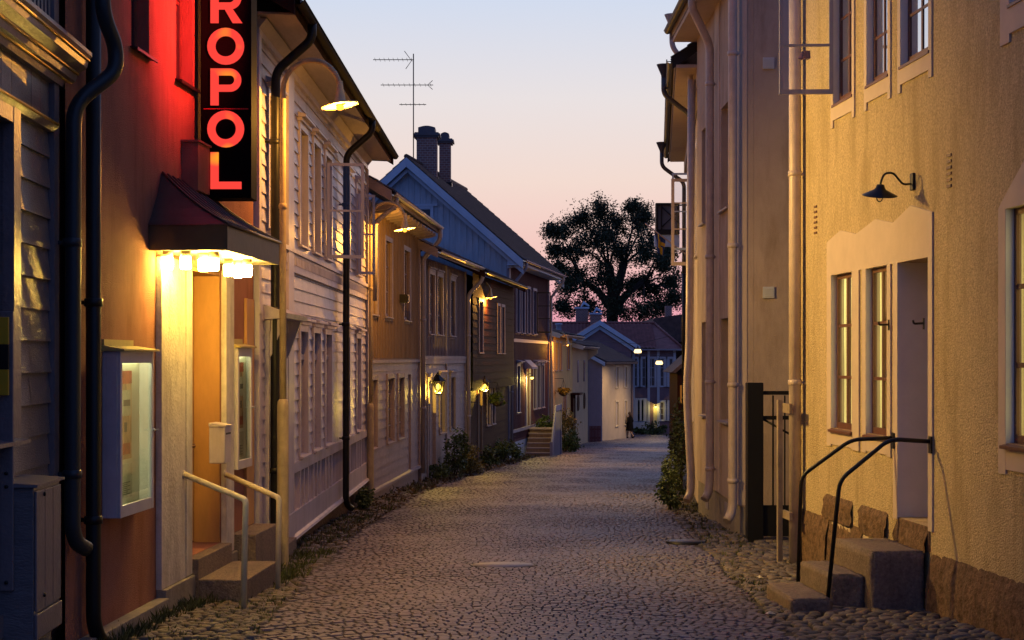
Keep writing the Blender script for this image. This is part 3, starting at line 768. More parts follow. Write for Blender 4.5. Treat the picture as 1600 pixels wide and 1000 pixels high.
# display cases
M_poster = mat('poster_paper', (.68,.66,.55), .6, var=.1)
def display_case(ua, ub, z0, z1, proj, label, rich):
    t = thing('display_case', fC.p((ua+ub)/2,0,z0), label, 'display case', 'lit poster cases on the cinema wall')
    b = MB(fC); e = .055
    b.box(ua,ub,.004,.03,z0,z1); b.box(ua,ua+.02,.03,proj,z0,z1); b.box(ub-.02,ub,.03,proj,z0,z1)
    b.box(ua+.02,ub-.02,.03,proj,z1-.02,z1); b.box(ua+.02,ub-.02,.03,proj,z0,z0+.02)
    b.box(ua,ua+e,proj+.002,proj+.03,z0,z1); b.box(ub-e,ub,proj+.002,proj+.03,z0,z1); b.box(ua+e,ub-e,proj+.002,proj+.028,z1-.1,z1); b.box(ua+e,ub-e,proj+.002,proj+.028,z0,z0+.1)
    b.build('frame', mat('lavender_case_paint', (.50,.46,.50), .45, .1, 30, .1, 4), t, .003)
    b = MB(fC); b.q((ua+.02,.034,z0+.02),(ua+.02,.034,z1-.02),(ub-.02,.034,z1-.02),(ub-.02,.034,z0+.02)); b.build('backing', M_poster, t)
    b = MB(fC); b.q((ua+e,proj+.012,z0+.1),(ua+e,proj+.012,z1-.1),(ub-e,proj+.012,z1-.1),(ub-e,proj+.012,z0+.1)); b.build('pane', MATS['open_sash_glass'], t)
    b = MB(fC); b.box(ua+.06,ub-.08,.04,.07,z1-.06,z1-.035); b.box(ua+.028,ua+.048,.04,proj-.02,z0+.08,z1-.1); b.build('tube_light', emis('case_tube', (.95,1,.42), 17.0), t) if 'case_tube' not in MATS else b.build('tube_light', MATS['case_tube'], t)
    M_pp = mat('poster_print', (.46,.30,.17), .6, var=.7, vscale=9, stretch=(1,1,.5)); M_p2 = mat('poster_red', (.35,.07,.03), .6, var=.5, vscale=11); M_p3 = mat('poster_pale', (.48,.45,.36), .6, var=.3, vscale=9); M_p4 = mat('poster_ink', (.12,.11,.10), .6)
    pu0, pu1 = ua+.14*(ub-ua), ua+.72*(ub-ua); H = z1-z0; rnd = random.Random(5)
    b = MB(fC); pw = pu1-pu0
    b.box(pu0,pu1,.036,.040,z0+.33*H,z0+.88*H)
    b.cm = 1; b.box(pu0,pu1,.041,.0425,z0+.80*H,z0+.88*H); b.box(pu0+.12*pw,pu0+.5*pw,.0412,.0425,z0+.47*H,z0+.58*H); b.box(pu0+.55*pw,pu0+.92*pw,.0412,.0425,z0+.36*H,z0+.43*H)
    b.cm = 2; b.box(pu0+.08*pw,pu0+.45*pw,.0426,.044,z0+.70*H,z0+.78*H); b.box(pu0+.52*pw,pu0+.93*pw,.0426,.044,z0+.60*H,z0+.76*H); b.box(pu0+.1*pw,pu0+.4*pw,.0426,.044,z0+.60*H,z0+.68*H)
    b.box(pu0-.02,pu1+.02,.036,.039,z0+.09*H,z0+.30*H); b.cm = 3
    for q0,q1,za_,zb_ in ((.56,.9,.66,.70),(.12,.36,.72,.755),(.1,.45,.36,.44),(.6,.75,.50,.56),(.1,.5,.20,.27)): b.box(pu0+q0*pw,pu0+q1*pw,.0442,.0448,z0+za_*H,z0+zb_*H)
    for k in range(7): b.box(pu0+.06+.05*(k%3),pu1-.04-.08*(k%2),.0392,.040,z0+(.11+.012*k)*H,z0+(.115+.012*k)*H)
    b.build('poster', [M_pp, M_p2, M_p3, M_p4], t)
    b = MB(fC); b.prism_u([(.003,z1+.002),(proj+.07,z1+.002),(proj+.07,z1+.018),(.003,z1+.05)], ua-.03, ub+.05); b.box(ua,ub-.15,.003,.02,z1+.05,z1+.10); b.build('rain_hood', M_yelpaint, t)
    b = MB(fC); b.lathe(fC.p(ub-.02,proj+.03,(z0+z1)/2), [(.016,0),(.016,.012),(.006,.014),(.006,.04),(.012,.045),(0,.05)], 8, fC.W); b.build('latch', M_steel, t)
    return t
M_yelpaint = mat('dull_yellow_paint', (.42,.34,.12), .5, .1, 20, .15, 3)
display_case(uC(181,.12), uC(243.5,.17)-.03, .96, 2.36, .13, 'lit poster case with a lavender frame left of the white cinema pier', True)
display_case(uC(358.5), uC(381), 1.05, 2.42, .07, 'narrow lit poster case right of the cinema door behind the mailbox', False)
T = thing('mailbox', fC.p(uC(358),.15,1.2), 'cream box mounted on the narrow post right of the cinema door', 'mailbox')
b = MB(fC); ua = uC(346,.2); b.box(ua,ua+.30,.066,.235,1.2,1.585); b.build('body', M_trimW, T, .012)
b = MB(fC); b.prism_u([(.066,1.587),(.245,1.587),(.245,1.6),(.066,1.625)], ua-.01, ua+.31); b.build('lid', M_trimW, T)
b = MB(fC); b.box(ua+.05,ua+.25,.2352,.24,1.5,1.52); b.build('slot', M_black, T)

# the two porch handrails
def rail(pts, r, m, label, feet=None, cat='handrail', group=None, plate=None, rad=.04):
    t = thing('handrail', pts[-1], label, cat, group)
    b = MB(); b.bend(pts, r, 12, True, rad=rad); b.build('rail', m, t)
    if plate is not None:
        c, ax = plate; b = MB(); b.lathe(c, [(0,.0),(.045,.0),(.045,.012),(0,.012)], 12, ax); b.build('wall_plate', m, t)
    return t
Wc = fC.W
a = fC.p(uC(288,.07),.075,1.155)
rail([a, Vector((PX(384,15.45),15.45,PZ(781,15.45))), Vector((PX(380.5,15.4),15.4,gz(15.4)-.05))], .030, M_railw, 'cream pipe handrail nearest the camera beside the cinema steps', group='porch handrails', plate=(fC.p(uC(288,.07),.06,1.155),Wc))
a = fC.p(uC(352,.07),.07,PZ(738,17.7))
rail([a, Vector((PX(436,17.05),17.05,PZ(778,17.05))), Vector((PX(434,17.0),17.0,gz(17)-.05))], .030, M_railw, 'cream pipe handrail farther from the camera, ending in front of the lamp pole', group='porch handrails', plate=(fC.p(uC(352,.07),.062,PZ(738,17.7)),Wc))

# ------------------------------------------------------------------ long white wooden house
fW = Fr((-3.0895, 19.18), (-3.0231, 33.1), 'L'); lW = fW.len; uW = fW.uY
Wh = thing('wooden_house', fW.p(lW/2,0,gz(26)), 'long white clapboard house with carved trim and wide eaves', 'house')
UW = [(20.55,.42),(23.4,.40),(24.9,.40),(26.4,.40),(29.3,.38),(31.35,.40)]
up_ops = [(uW(y)-h,uW(y)+h,3.95,5.62) for y,h in UW]
lo_ops = [(uW(y)-h,uW(y)+h,.90,2.70) for y,h in UW[1:]]
door = (uW(20.0), uW(21.35), -.05, 2.62)
b = MB(fW)
b.box(0,lW-.003,-7,-.16,-1.2,6.5)
siding(b, .06, lW-.08, .84, 3.5, lo_ops+[door], .175, 0, .024)
siding(b, .06, lW-.08, 3.82, 6.2, up_ops, .175, 0, .024)
ud = uW(21.9)
b.box(.06,door[0],-.159,-.01,-.2,.84); b.box(door[1],lW-.08,-.159,-.0105,-.2,.84)
for o in up_ops+lo_ops:
    b.box(o[0]-.002,o[0],-.159,.0,o[2],o[3]); b.box(o[1],o[1]+.002,-.159,.0,o[2],o[3])
b.build('wall', M_white, Wh)
b = MB(fW)
b.box(.06,lW-.06,-.02,.05,6.2,6.44)                               # frieze under the eaves
b.box(.06,lW-.06,-.02,.045,3.5,3.56); b.box(.06,lW-.06,-.02,.035,3.561,3.76); b.box(.06,lW-.06,-.02,.075,3.761,3.82)
for i in range(int((lW-.2)/.16)): b.box(.1+i*.16,.16+i*.16,.036,.055,3.60,3.72)
b.box(door[1]+.15,lW-.06,-.02,.05,.70,.84); b.box(door[1]+.15,lW-.06,-.01,.045,-.16,.16)
for (y,h) in UW[1:]:
    for sx in (-1,0,1): u = uW(y)+sx*(h+.02); b.box(u-.05,u+.05,-.01,.035,.161,.699)
u = door[1]+.2
while u < lW-.1: b.box(u-.012,u+.012,-.01,.012,.161,.699); u += .17
b.build('trim', M_trimW, Wh)
b = MB(fW)
for (a,c) in ((.0,.16),(uW(21.62),uW(22.15)),(lW-.16,lW+.02)):
    b.box(a,c,-.05,.062,-.2,6.199); b.box(a-.015,c+.015,-.05,.078,2.84,2.94); b.box(a-.01,c+.01,-.05,.072,-.198,.18)
b.build('pilaster', M_trimW, Wh)
b = MB(fW); b.prism_u([(-.02,-.13),(.09,-.17),(.10,-.205),(.092,-.205),(-.02,-.165)], door[1]+.16, lW+.04); b.build('base_flashing', M_trimW, Wh)
b = MB(fW); b.box(.1,lW-.05,-.5,-.06,-1.4,-.2); b.build('foundation', M_stone, Wh)
for k,o in enumerate(up_ops):
    w_ = win(fW, Wh, *o, depth=.075, cas=.085, cw=.04, cols=2, rows=3, m_cas=M_trimW, pane=M_dull, hood=.13, sill=.07)
for o in lo_ops:
    w_ = win(fW, Wh, *o, depth=.075, cas=.085, cw=.04, cols=1, rows=1, m_cas=M_trimW, pane=M_palepane, hood=.14, sill=.09)  # reflection of the pale wall opposite is put into the pane colour
    s = MB(fW); s.box(o[0]+.01,o[1]-.01,-.06,-.02,2.28,2.36); s.build('transom_bar', M_trimW, w_)
# double door bay with hood
b = MB(fW)
for a,c in ((door[0]+.02,(door[0]+door[1])/2-.003),((door[0]+door[1])/2+.003,door[1]-.02)):
    b.box(a,c,-.12,-.07,-.04,2.0)
    for z0,z1 in ((.02,.55),(.65,1.25),(1.35,1.92)): b.box(a+.1,c-.1,-.07,-.055,z0,z1)
b.box(door[0]+.02,door[1]-.02,-.12,-.05,2.01,2.09); d = b.build('door', M_trimW, Wh)
b = MB(fW); b.box(door[0]+.03,door[1]-.03,-.1,-.09,2.09,2.6); b.build('fanlight', M_dark, d)
b = MB(fW); b.box(door[0]-.14,door[0],-.1,.07,-.2,2.64); b.box(door[1],door[1]+.14,-.1,.07,-.2,2.64); b.box(door[0]-.18,door[1]+.18,-.02,.09,2.641,2.78)
b.prism_u([(-.01,2.781),(.30,2.80),(.32,2.86),(-.01,2.98)], door[0]-.26, door[1]+.26)
for a in (door[0]-.1, door[1]+.02): b.prism_u([(.071,2.3),(.10,2.35),(.26,2.79),(.071,2.79)], a, a+.08)
b.build('door_surround', M_trimW, Wh)
b = MB(fW); b.box(door[0]-.05,door[1]+.05,.075,.20,-.9,-.09); b.build('doorstep', M_step, Wh, .01)
# open casements
def casement(f, parent, hinge, wdt, z0, z1, ang, m, gm, bars, w=.03, back=False, t=.045):
    """a sash swung out: hinge (u,w); ang from the facade"""
    hu, hw = hinge; du, dw = math.cos(ang), math.sin(ang)
    g = Fr((0,0),(1,0),'R'); base = f.p(hu,hw,0); U = (f.U*du+f.W*dw)
    g.p0 = base; g.U = U; g.W = Vector((-U.y,U.x,0)); g.flip = False
    b = MB(g); b.box(0,t,-.018,.018,z0,z1); b.box(wdt-t,wdt,-.018,.018,z0,z1); b.box(t,wdt-t,-.017,.017,z0,z0+t*1.2); b.box(t,wdt-t,-.017,.017,z1-t,z1)
    for q in bars: z = z0+(z1-z0)*q; b.box(t,wdt-t,-.014,.014,z-.015,z+.015)
    o = b.build('open_sash', m, parent)
    p = MB(g); p.q((t,0,z0+t),(t,0,z1-t),(wdt-t,0,z1-t),(wdt-t,0,z0+t)); p.build('pane', gm, o)
    return o, g
hw = up_ops[3]
casement(fW, Wh, (hw[0],.05), .60, 3.93, 5.48, R(78), M_trimW, M_thin, (.5,))
hw = up_ops[5]
casement(fW, Wh, (hw[0],.05), .36, 3.93, 5.48, R(60), M_trimW, M_thin, (.5,))
roof(fW, Wh, -.2, lW, .52, 6.53, 3.6, .6, M_tile, M_D, M_tar, verge=M_D)
b = MB(fW); b.prism_u([(.03,6.441),(.50,6.42),(.50,6.395),(.03,6.416)], -.1, lW+.2)
b.prism_u([(.03,6.39),(.14,6.39),(.05,6.28),(.03,6.28)], .06, lW-.05); b.build('soffit', M_under, Wh)
for Y, zt in ((19.95,-.28),(28.1,-.35)):
    u = uW(Y); z = 6.40
    downpipe(fW, Wh, [(u+.02,.59,z+.1),(u+.02,.59,z-.12),(u,.14,z-.52),(u,.13,zt+.18),(u+.05,.16,zt+.05),(u+.12,.22,zt)], .058, M_black, [(u,.13,5.0),(u,.13,2.9),(u,.13,.9)], rad=.13,
             label='black downpipe on the white clapboard wall')

# ------------------------------------------------------------------ house with ochre boards above lilac boards
def facade(VP, Kk, Y0, Y1, side='L'):
    f = lambda Y: ((VP-800)*Y - Kk)/FP
    return Fr((f(Y0),Y0), (f(Y1),Y1), side)
fB = facade(965, 12987, 33.32, 41.85); lB = fB.len
B = thing('wooden_house', fB.p(lB/2,0,gz(37)), 'two tone wooden house, ochre boards over lilac boards, behind the second street lamp', 'house')
def rects(f, L):   # (px0,px1,pyTop,pyBottom) measured at the middle of the opening
    out = []
    for a, c, t, d in L:
        u0, u1 = f.up(a), f.up(c); um = (u0+u1)/2; out.append((u0,u1,f.zp(um,0,d),f.zp(um,0,t)))
    return out
upB = rects(fB, [(578,588,357,476),(601,611,372,500),(630,639.5,388,507)])
loB = rects(fB, [(579,588,606,708),(604.5,614.5,602,704),(621.5,630,600,698),(637,642,598,684)])
loB = [(a,c,.40,1.85) for a,c,_,_ in loB[:3]] + [(loB[3][0],loB[3][1],-.6,1.9)]
upB = [(a,c,3.25,4.95) for a,c,_,_ in upB]
b = MB(fB); b.box(0,lB,-6,-.15,-1.8,5.6)
wall_holes(b,0,lB,2.25,5.6,upB,0,.15); battens(b,.05,lB-.05,2.3,5.55,upB,.24); b.cm = 1
siding(b,0,lB,-.5,2.2,loB,.21,-.01,.02)
b.box(0,lB,-.149,-.03,-1.8,-.5) 
for o in loB: b.box(o[0],o[0]+.002,-.15,0,o[2],o[3]); b.box(o[1]-.002,o[1],-.15,0,o[2],o[3])
b.build('wall',[M_B1,M_B2],B)
b = MB(fB); b.box(-.02,lB,-.02,.05,2.2,2.27); b.box(-.02,.1,-.1,.045,-.5,5.6); b.box(lB-.1,lB,-.1,.045,-.5,5.6); b.prism_u([(-.02,-.47),(.07,-.5),(.075,-.55),(-.02,-.52)],0,lB); b.build('trim',M_B2,B)
b = MB(fB); b.box(0,lB-.02,-.5,-.031,-2,-.55); b.build('foundation',M_stone,B)
for k,o in enumerate(upB): win(fB,B,*o,depth=.07,cas=.1,cw=.035,cols=2,rows=3,m_cas=M_B2,pane=M_glass if k==0 else M_dull,back=M_warmglow if k==0 else None,sill=.06)  # reflected street lamp painted as a glow behind the first pane
for k,o in enumerate(loB[:3]): win(fB,B,*o,depth=.06,cas=.1,cw=.035,cols=2,rows=4,m_cas=M_B2,pane=M_glass,back=M_warmglow if k==0 else M_dimglow,sill=.06)  # warm reflections in these panes painted as glow behind the glass
o = loB[3]; b = MB(fB); b.box(o[0]+.01,o[1]-.01,-.1,-.05,o[2],o[3]); 
for j in range(4): b.box(o[0]+.15,o[1]-.15,-.05,-.035,o[2]+.15+j*.6,o[2]+.6+j*.6)
d = b.build('door',M_B2,B)
roof(fB,B,0,lB-.1,.5,5.74,4.0,.6,M_tile,M_under,M_lilac_pipe,verge=M_B2)
for i in range(15): u = .3+i*.57; b = MB(fB); b.prism_u([(.0,5.56),(.46,5.56),(.46,5.48),(.3,5.43),(.0,5.40)],u,u+.09); b.build('rafter_end',M_under,B)
downpipe(fB,B,[(lB-.1,.57,5.68),(lB-.1,.57,5.4),(lB-.06,.12,4.9),(lB-.06,.12,-.7)],.06,M_lilac_pipe,[(lB-.06,.12,3.3),(lB-.06,.12,1)],rad=.13)
b = MB(fB); b.bend([(.15,.57,5.66),(.15,.57,5.5),(.1,.14,5.15),(.1,.12,3.5)],.05,10); b.build('downpipe',M_lilac_pipe,B)
b = MB(fB); u = fB.up(624); b.box(u-.14,u+.1,.003,.22,3.62,3.82); b.box(u-.1,u+.06,.221,.235,3.65,3.79); b.build('wall_box',M_black,B)

# ------------------------------------------------------------------ taupe house
fCc = facade(1100,18645,41.95,49.95); lCc = fCc.len
Hc = thing('wooden_house', fCc.p(lCc/2,0,gz(46)), 'taupe wooden house over cream clapboards, carrying the brightest lantern', 'house')
upC = [(a,c,2.98,4.6) for a,c,_,_ in rects(fCc,[(670,678,0,1),(682.5,690.5,0,1),(703,710,0,1)])]
loC = [(a,c,.2,1.75) for a,c,_,_ in rects(fCc,[(686.5,694,0,1),(703,710,0,1)])]
dC = (fCc.up(667.5),fCc.up(679),-1.0,1.7)
b = MB(fCc); b.box(0,lCc,-6,-.15,-2.2,5.0); wall_holes(b,0,lCc,2.35,5.0,upC,0,.15); battens(b,.05,lCc-.05,2.38,4.95,upC,.26); b.cm = 1
siding(b,0,lCc,-1.1,2.15,loC+[dC],.2,-.01,.022)
for o in loC: b.box(o[0],o[0]+.002,-.15,0,o[2],o[3]); b.box(o[1]-.002,o[1],-.15,0,o[2],o[3])
b.build('wall',[M_C1,M_C2],Hc)
b = MB(fCc); b.box(0,lCc,-.02,.07,2.28,2.36); b.box(0,lCc,-.02,.05,2.15,2.279); b.box(.0,.12,-.1,.05,-1.4,2.149); b.box(lCc-.14,lCc,-.1,.05,-1.4,5); u=fCc.up(696.5); b.box(u-.06,u+.06,-.02,.045,-1.1,2.149); b.box(u-.04,u+.04,0,.04,2.37,4.98); b.build('trim',M_C2,Hc)
b = MB(fCc); b.box(0,lCc-.02,-.5,-.03,-2.4,-1.1); b.build('foundation',M_stone,Hc)
for o in upC: win(fCc,Hc,*o,depth=.07,cas=.09,cw=.035,cols=2,rows=3,m_cas=M_C2,pane=M_dull,sill=.07,hood=.08)
for o in loC: win(fCc,Hc,*o,depth=.07,cas=.09,cw=.04,cols=2,rows=3,m_cas=M_C2,pane=M_dull,sill=.07,hood=.1)
b = MB(fCc); b.box(dC[0]+.02,dC[1]-.02,-.1,-.05,dC[2],dC[3]); um=(dC[0]+dC[1])/2; b.box(um-.03,um+.03,-.05,-.03,dC[2],dC[3]); b.box(dC[0]-.1,dC[0]+.02,-.1,.04,dC[2],dC[3]+.1); b.box(dC[1]-.02,dC[1]+.1,-.1,.04,dC[2],dC[3]+.1); b.box(dC[0]-.12,dC[1]+.12,-.1,.06,dC[3]+.1,dC[3]+.2); b.build('door',M_C2,Hc)
roof(fCc,Hc,0,lCc-.15,.5,5.12,3.8,.46,M_tile,M_under,M_lilac_pipe,verge=M_B2)
downpipe(fCc,Hc,[(lCc-.1,.57,5.05),(lCc-.1,.57,4.75),(lCc-.06,.12,4.3),(lCc-.06,.12,-1.2)],.06,M_cream_pipe,[(lCc-.06,.12,3),(lCc-.06,.12,.5)],rad=.13)

# ------------------------------------------------------------------ dark red timber house
fD = facade(1100,18650,50.05,60.9); lD = fD.len
Hd = thing('timber_house', fD.p(lD/2,0,gz(55)), 'very dark red timber house with an overhanging roof, behind the third street lamp', 'house')
upD = [(a,c,2.5,4.15) for a,c,_,_ in rects(fD,[(737,743,0,1),(767,771,0,1),(773.5,778,0,1)])]
loD = [(a,c,.0,1.35) for a,c,_,_ in rects(fD,[(760.5,765,0,1),(768,772.5,0,1)])]; dD=(fD.up(746.5),fD.up(752),-1.15,1.2)
b = MB(fD); b.box(0,lD,-6,-.15,-2.6,5.0); wall_holes(b,0,lD,1.3,5.0,upD,.22,.3); siding(b,0,lD,1.6,5.0,upD,.24,.222,.02); b.box(0,lD,-.14,.22,1.28,1.3); siding(b,0,lD,-1.3,1.28,loD+[dD],.22,0,.02)
for o in loD: b.box(o[0],o[0]+.002,-.15,0,o[2],o[3]); b.box(o[1]-.002,o[1],-.15,0,o[2],o[3])
b.build('wall',M_D,Hd)
b = MB(fD); b.box(0,lD-.02,-.5,-.02,-2.8,-1.3); b.build('foundation',M_stone,Hd)
for o in upD: win(fD,Hd,*o,w=.22,depth=.07,cas=.09,cw=.04,cols=2,rows=3,m_cas=M_C2,pane=M_dull,sill=.07)
for o in loD: win(fD,Hd,*o,depth=.06,cas=.09,cw=.04,cols=2,rows=3,m_cas=M_C2,pane=M_dull,sill=.07)
b = MB(fD); b.box(dD[0],dD[1],-.1,-.05,dD[2],dD[3]); b.box(dD[0]-.1,dD[0],-.1,.04,dD[2],dD[3]+.1); b.box(dD[1],dD[1]+.1,-.1,.04,dD[2],dD[3]+.1); b.build('door',M_B1,Hd)
roof(fD,Hd,0,lD-.1,.62,5.02,3.8,.44,M_tile,M_D,M_black,verge=M_D)

# ------------------------------------------------------------------ tall house with the blue gable
fE = facade(1200,24986,61.5,72.8); lE = fE.len; PZE=.88
Eh = thing('gabled_house', fE.p(lE/2,-3.9,gz(66)), 'tall house with a sky blue gable, wine red street front and brick chimneys', 'house')
zr = 9.93; hw_ = 3.9; ze = zr-PZE*hw_
upE = [(a,c,3.35,5.2) for a,c,_,_ in rects(fE,[(806.5,811,0,1),(814.5,819,0,1),(823.5,828,0,1),(832.5,837.5,0,1)])]
loE = [(a,c,.15,2.0) for a,c,_,_ in rects(fE,[(807,811.5,0,1),(833,837,0,1),(839.5,843,0,1),(846,849.5,0,1)])]; dE=(fE.uY(65.9),fE.uY(66.95),-.58,1.75)
b = MB(fE)
b.prism_u([(-.16,-3),(-.16,ze+.1),(-hw_,zr-.05),(-2*hw_,ze),(-2*hw_,-3)],.1,lE)
wall_holes(b,0,lE,-1.0,ze,upE+loE+[dE],0,.15); battens(b,.1,lE-.1,-.9,ze,upE+loE+[dE],.3,bw=.05)
b.build('wall',M_Ef,Eh)
b = MB(fE); b.prism_u([(.0,-1.2),(.0,ze+.0),(-hw_,zr-.04),(-2*hw_,ze),(-2*hw_,-3),(-.0,-3)],.02,.099)
n=34
for i in range(n):
    w0=-2*hw_*i/n; wm=w0-.03; zt=zr-.12-PZE*abs(wm+hw_); b.box(-.004,.02,w0-.052,w0-.012,-1,zt)
b.build('gable_wall',M_Eg,Eh)
b = MB(fE); b.box(-.03,.0,-4.5,-2.7,7.28,7.46)
b.prism_u([(-3.0,7.3),(-3.0,8.1),(-3.7,8.1),(-3.7,7.3)],-.02,-.003); 
for w0,w1,z0,z1 in ((-2.92,-3.02,7.25,8.2),(-3.68,-3.78,7.25,8.2),(-3.021,-3.679,8.1,8.2)): b.box(-.05,-.004,w0,w1,z0,z1)
b.box(-.07,-.004,-2.75,-3.95,8.201,8.28); gw=b.build('gable_window',M_Et,Eh)
b = MB(fE); b.q((-.024,-3.05,7.33),(-.024,-3.05,8.07),(-.024,-3.65,8.07),(-.024,-3.65,7.33)); b.build('pane',M_dark,gw)
b = MB(fE); b.box(-.02,.28,-.05,.06,-1.3,ze-.05); b.box(lE-.2,lE,-.05,.06,-1.3,ze-.05); b.box(0,lE,-.02,.03,2.95,3.08); b.box(0,lE,-.02,.07,-.62,-.5); b.build('corner_board',M_Ew,Eh)
b = MB(fE); b.box(0,lE-.02,-1,-.01,-3,-.63); b.build('foundation',M_Hw,Eh)
for o in upE: win(fE,Eh,*o,depth=.07,cas=.1,cw=.04,cols=2,rows=4,m_cas=M_Ew,pane=M_dull,sill=.08)
for o in loE: win(fE,Eh,*o,depth=.07,cas=.1,cw=.04,cols=2,rows=4,m_cas=M_Ew,pane=M_dull,sill=.08,hood=.22)
b = MB(fE); b.box(dE[0],dE[1],-.1,-.04,dE[2],dE[3]); 
for j in range(3): b.box(dE[0]+.15,dE[1]-.15,-.04,-.025,dE[2]+.15+j*.75,dE[2]+.75+j*.75)
b.build('door',mat('cream_door_paint',(.58,.50,.28),.5),Eh)
b = MB(fE); b.box(dE[0]-.14,dE[0],-.1,.06,dE[2],dE[3]+.12); b.box(dE[1],dE[1]+.14,-.1,.06,dE[2],dE[3]+.12); b.prism_u([(0,dE[3]+.121),(.32,dE[3]+.121),(.32,dE[3]+.2),(0,dE[3]+.5)],dE[0]-.25,dE[1]+.25); b.build('door_surround',M_Ew,Eh)
# roof: street slope shown, tiles; bargeboards in pale blue
we = .62; zee = ze-PZE*we+.12; zrr = zr+.12
b = MB(fE); b.prism_u([(we,zee-.05),(-hw_,zrr-.05),(-2*hw_-we,zee-.05),(-2*hw_-we,zee-.2),(-hw_,zrr-.2),(we,zee-.2)],-.42,lE+.4); b.cm=1
pantiles(b,-.45,lE+.42,we+.05,zee+.0,-hw_,zrr+.02,.24,.34,.03); pantiles(b,-.45,lE+.42,-2*hw_-we,zee,-hw_,zrr+.02,.24,.34)
b.tube([(-.45,-hw_,zrr+.04),(lE+.42,-hw_,zrr+.04)],.10,8); rE=b.build('roof',[M_under,M_tile],Eh)
for ua,ub in ((-.46,-.425),(lE+.405,lE+.44)):
    b = MB(fE); b.prism_u([(we+.03,zee-.02),(-hw_,zrr+.0),(-hw_,zrr-.36),(we+.03,zee-.36)],ua,ub); b.prism_u([(-hw_-.003,zrr),(-2*hw_-we,zee),(-2*hw_-we,zee-.36),(-hw_-.003,zrr-.36)],ua,ub)
    b.prism_u([(we+.02,zee-.40),(-hw_,zrr-.40),(-hw_,zrr-.56),(we+.02,zee-.56)],ua+.2,ub+.2); b.prism_u([(-hw_-.003,zrr-.40),(-2*hw_-we,zee-.40),(-2*hw_-we,zee-.56),(-hw_-.003,zrr-.56)],ua+.2,ub+.2)
    b.build('bargeboard',M_Et,rE)
b = MB(fE); b.prism_u([(0,ze-.15),(.6,zee-.14),(.6,zee-.2),(0,ze-.75)],-.2,.0); b.prism_u([(.02,zee-.21),(.62,zee-.21),(.62,zee-.17),(.02,zee-.17)],-.4,lE+.38); b.build('eave_box',M_Et,Eh)
b = MB(fE); n=8; prof=[(we+.1+.075*math.cos(math.pi+math.pi*k/n), zee-.02+.075*math.sin(math.pi+math.pi*k/n)) for k in range(n+1)]
for k in range(n): b.q((-.4,*prof[k]),(lE+.42,*prof[k]),(lE+.42,*prof[k+1]),(-.4,*prof[k+1]),smooth=True)
b.build('gutter',M_lilac_pipe,Eh)
downpipe(fE,Eh,[(.12,.70,zee-.05),(.12,.70,zee-.3),(.1,.14,zee-1.0),(.1,.13,-1.4)],.06,M_lilac_pipe,[(.1,.13,4),(.1,.13,1)])
downpipe(fE,Eh,[(lE-.1,.70,zee-.05),(lE-.1,.70,zee-.3),(lE-.08,.14,zee-1.0),(lE-.08,.13,-1.6)],.06,M_cream_pipe,[(lE-.08,.13,4)])
casement(fE,Eh,(upE[3][1]+.0,.04),.60,3.4,5.15,R(88),M_black,M_thin,(.35,.66))
M_capm=mat('chimney_lead',(.10,.095,.11),.5)
def chimney(Y,pxa,pxb,pyt,parent,dpt,cap=True):
    xa,xb = PX(pxa,Y),PX(pxb,Y); zt=PZ(pyt,Y); w=xb-xa
    b = MB(); b.box(xa+.06,xb-.06,Y,Y+dpt,zt-2.9,zt-.36); o=b.build('chimney',M_brick,rE)
    c = MB(); c=c; c.box(xa-.02,xb+.02,Y-.06,Y+dpt+.06,zt-.359,zt-.30); c.box(xa-.08,xb+.08,Y-.1,Y+dpt+.1,zt-.299,zt-.22); c.box(xa-.02,xb+.02,Y-.05,Y+dpt+.05,zt-.219,zt-.17)
    n=10; pts=[(xa+.12+(w-.24)*k/n, zt-.169+ (.20+.07*math.sin(math.pi*k/n)) ) for k in range(n+1)]
    c.prism([(xa+.12,zt-.169),(xb-.12,zt-.169)]+list(reversed(pts)),Y+.02,Y+dpt-.02); c.build('chimney_cap',M_capm,o)
    f = MB(); f.box(xa-.0,xb+.0,Y-.03,Y+dpt+.03,zt-2.2,zt-1.98); f.build('flashing',M_black,o)
    return o
chimney(64.2,648.5,684.5,200,Eh,.95); chimney(66.5,684,706,210,Eh,.8)
# antenna on the nearer chimney
Y=64.1; A = thing('tv_antenna',(PX(646,Y),Y,PZ(215,Y)),'thin television antenna mast with three cross arms beside the chimney','antenna')
b = MB(); x=PX(646,Y); b.tube([(x,Y,PZ(285,Y)),(x,Y,PZ(84,Y))],.022,6,True); b.build('mast',M_black,A)
for py,pa,pb,el,fl in ((93.5,583,647,9,'v'),(133,595,677,10,'y'),(163.5,624,666,6,'n')):
    b = MB(); z=PZ(py,Y); b.tube([(PX(pa,Y),Y-.03,z),(PX(pb,Y),Y-.03,z)],.016,6,True)
    for k in range(el):
        xx=PX(pa+(pb-pa)*(k+.5)/el,Y); hl=.32 if fl!='n' else .22; b.tube([(xx,Y-.03-hl,z+.01),(xx,Y-.03+hl,z-.01)],.008,5,True)
    if fl=='v': b.tube([(PX(632,Y),Y-.03,PZ(80,Y)),(PX(643,Y),Y-.03,PZ(95,Y)),(PX(634,Y),Y-.03,PZ(108,Y))],.014,6,True)
    if fl=='y': b.tube([(PX(676,Y),Y-.03,PZ(126,Y)),(PX(668,Y),Y-.03,PZ(133,Y)),(PX(676,Y),Y-.03,PZ(140,Y))],.014,6,True)
    b.build('cross_arm',M_black,A)
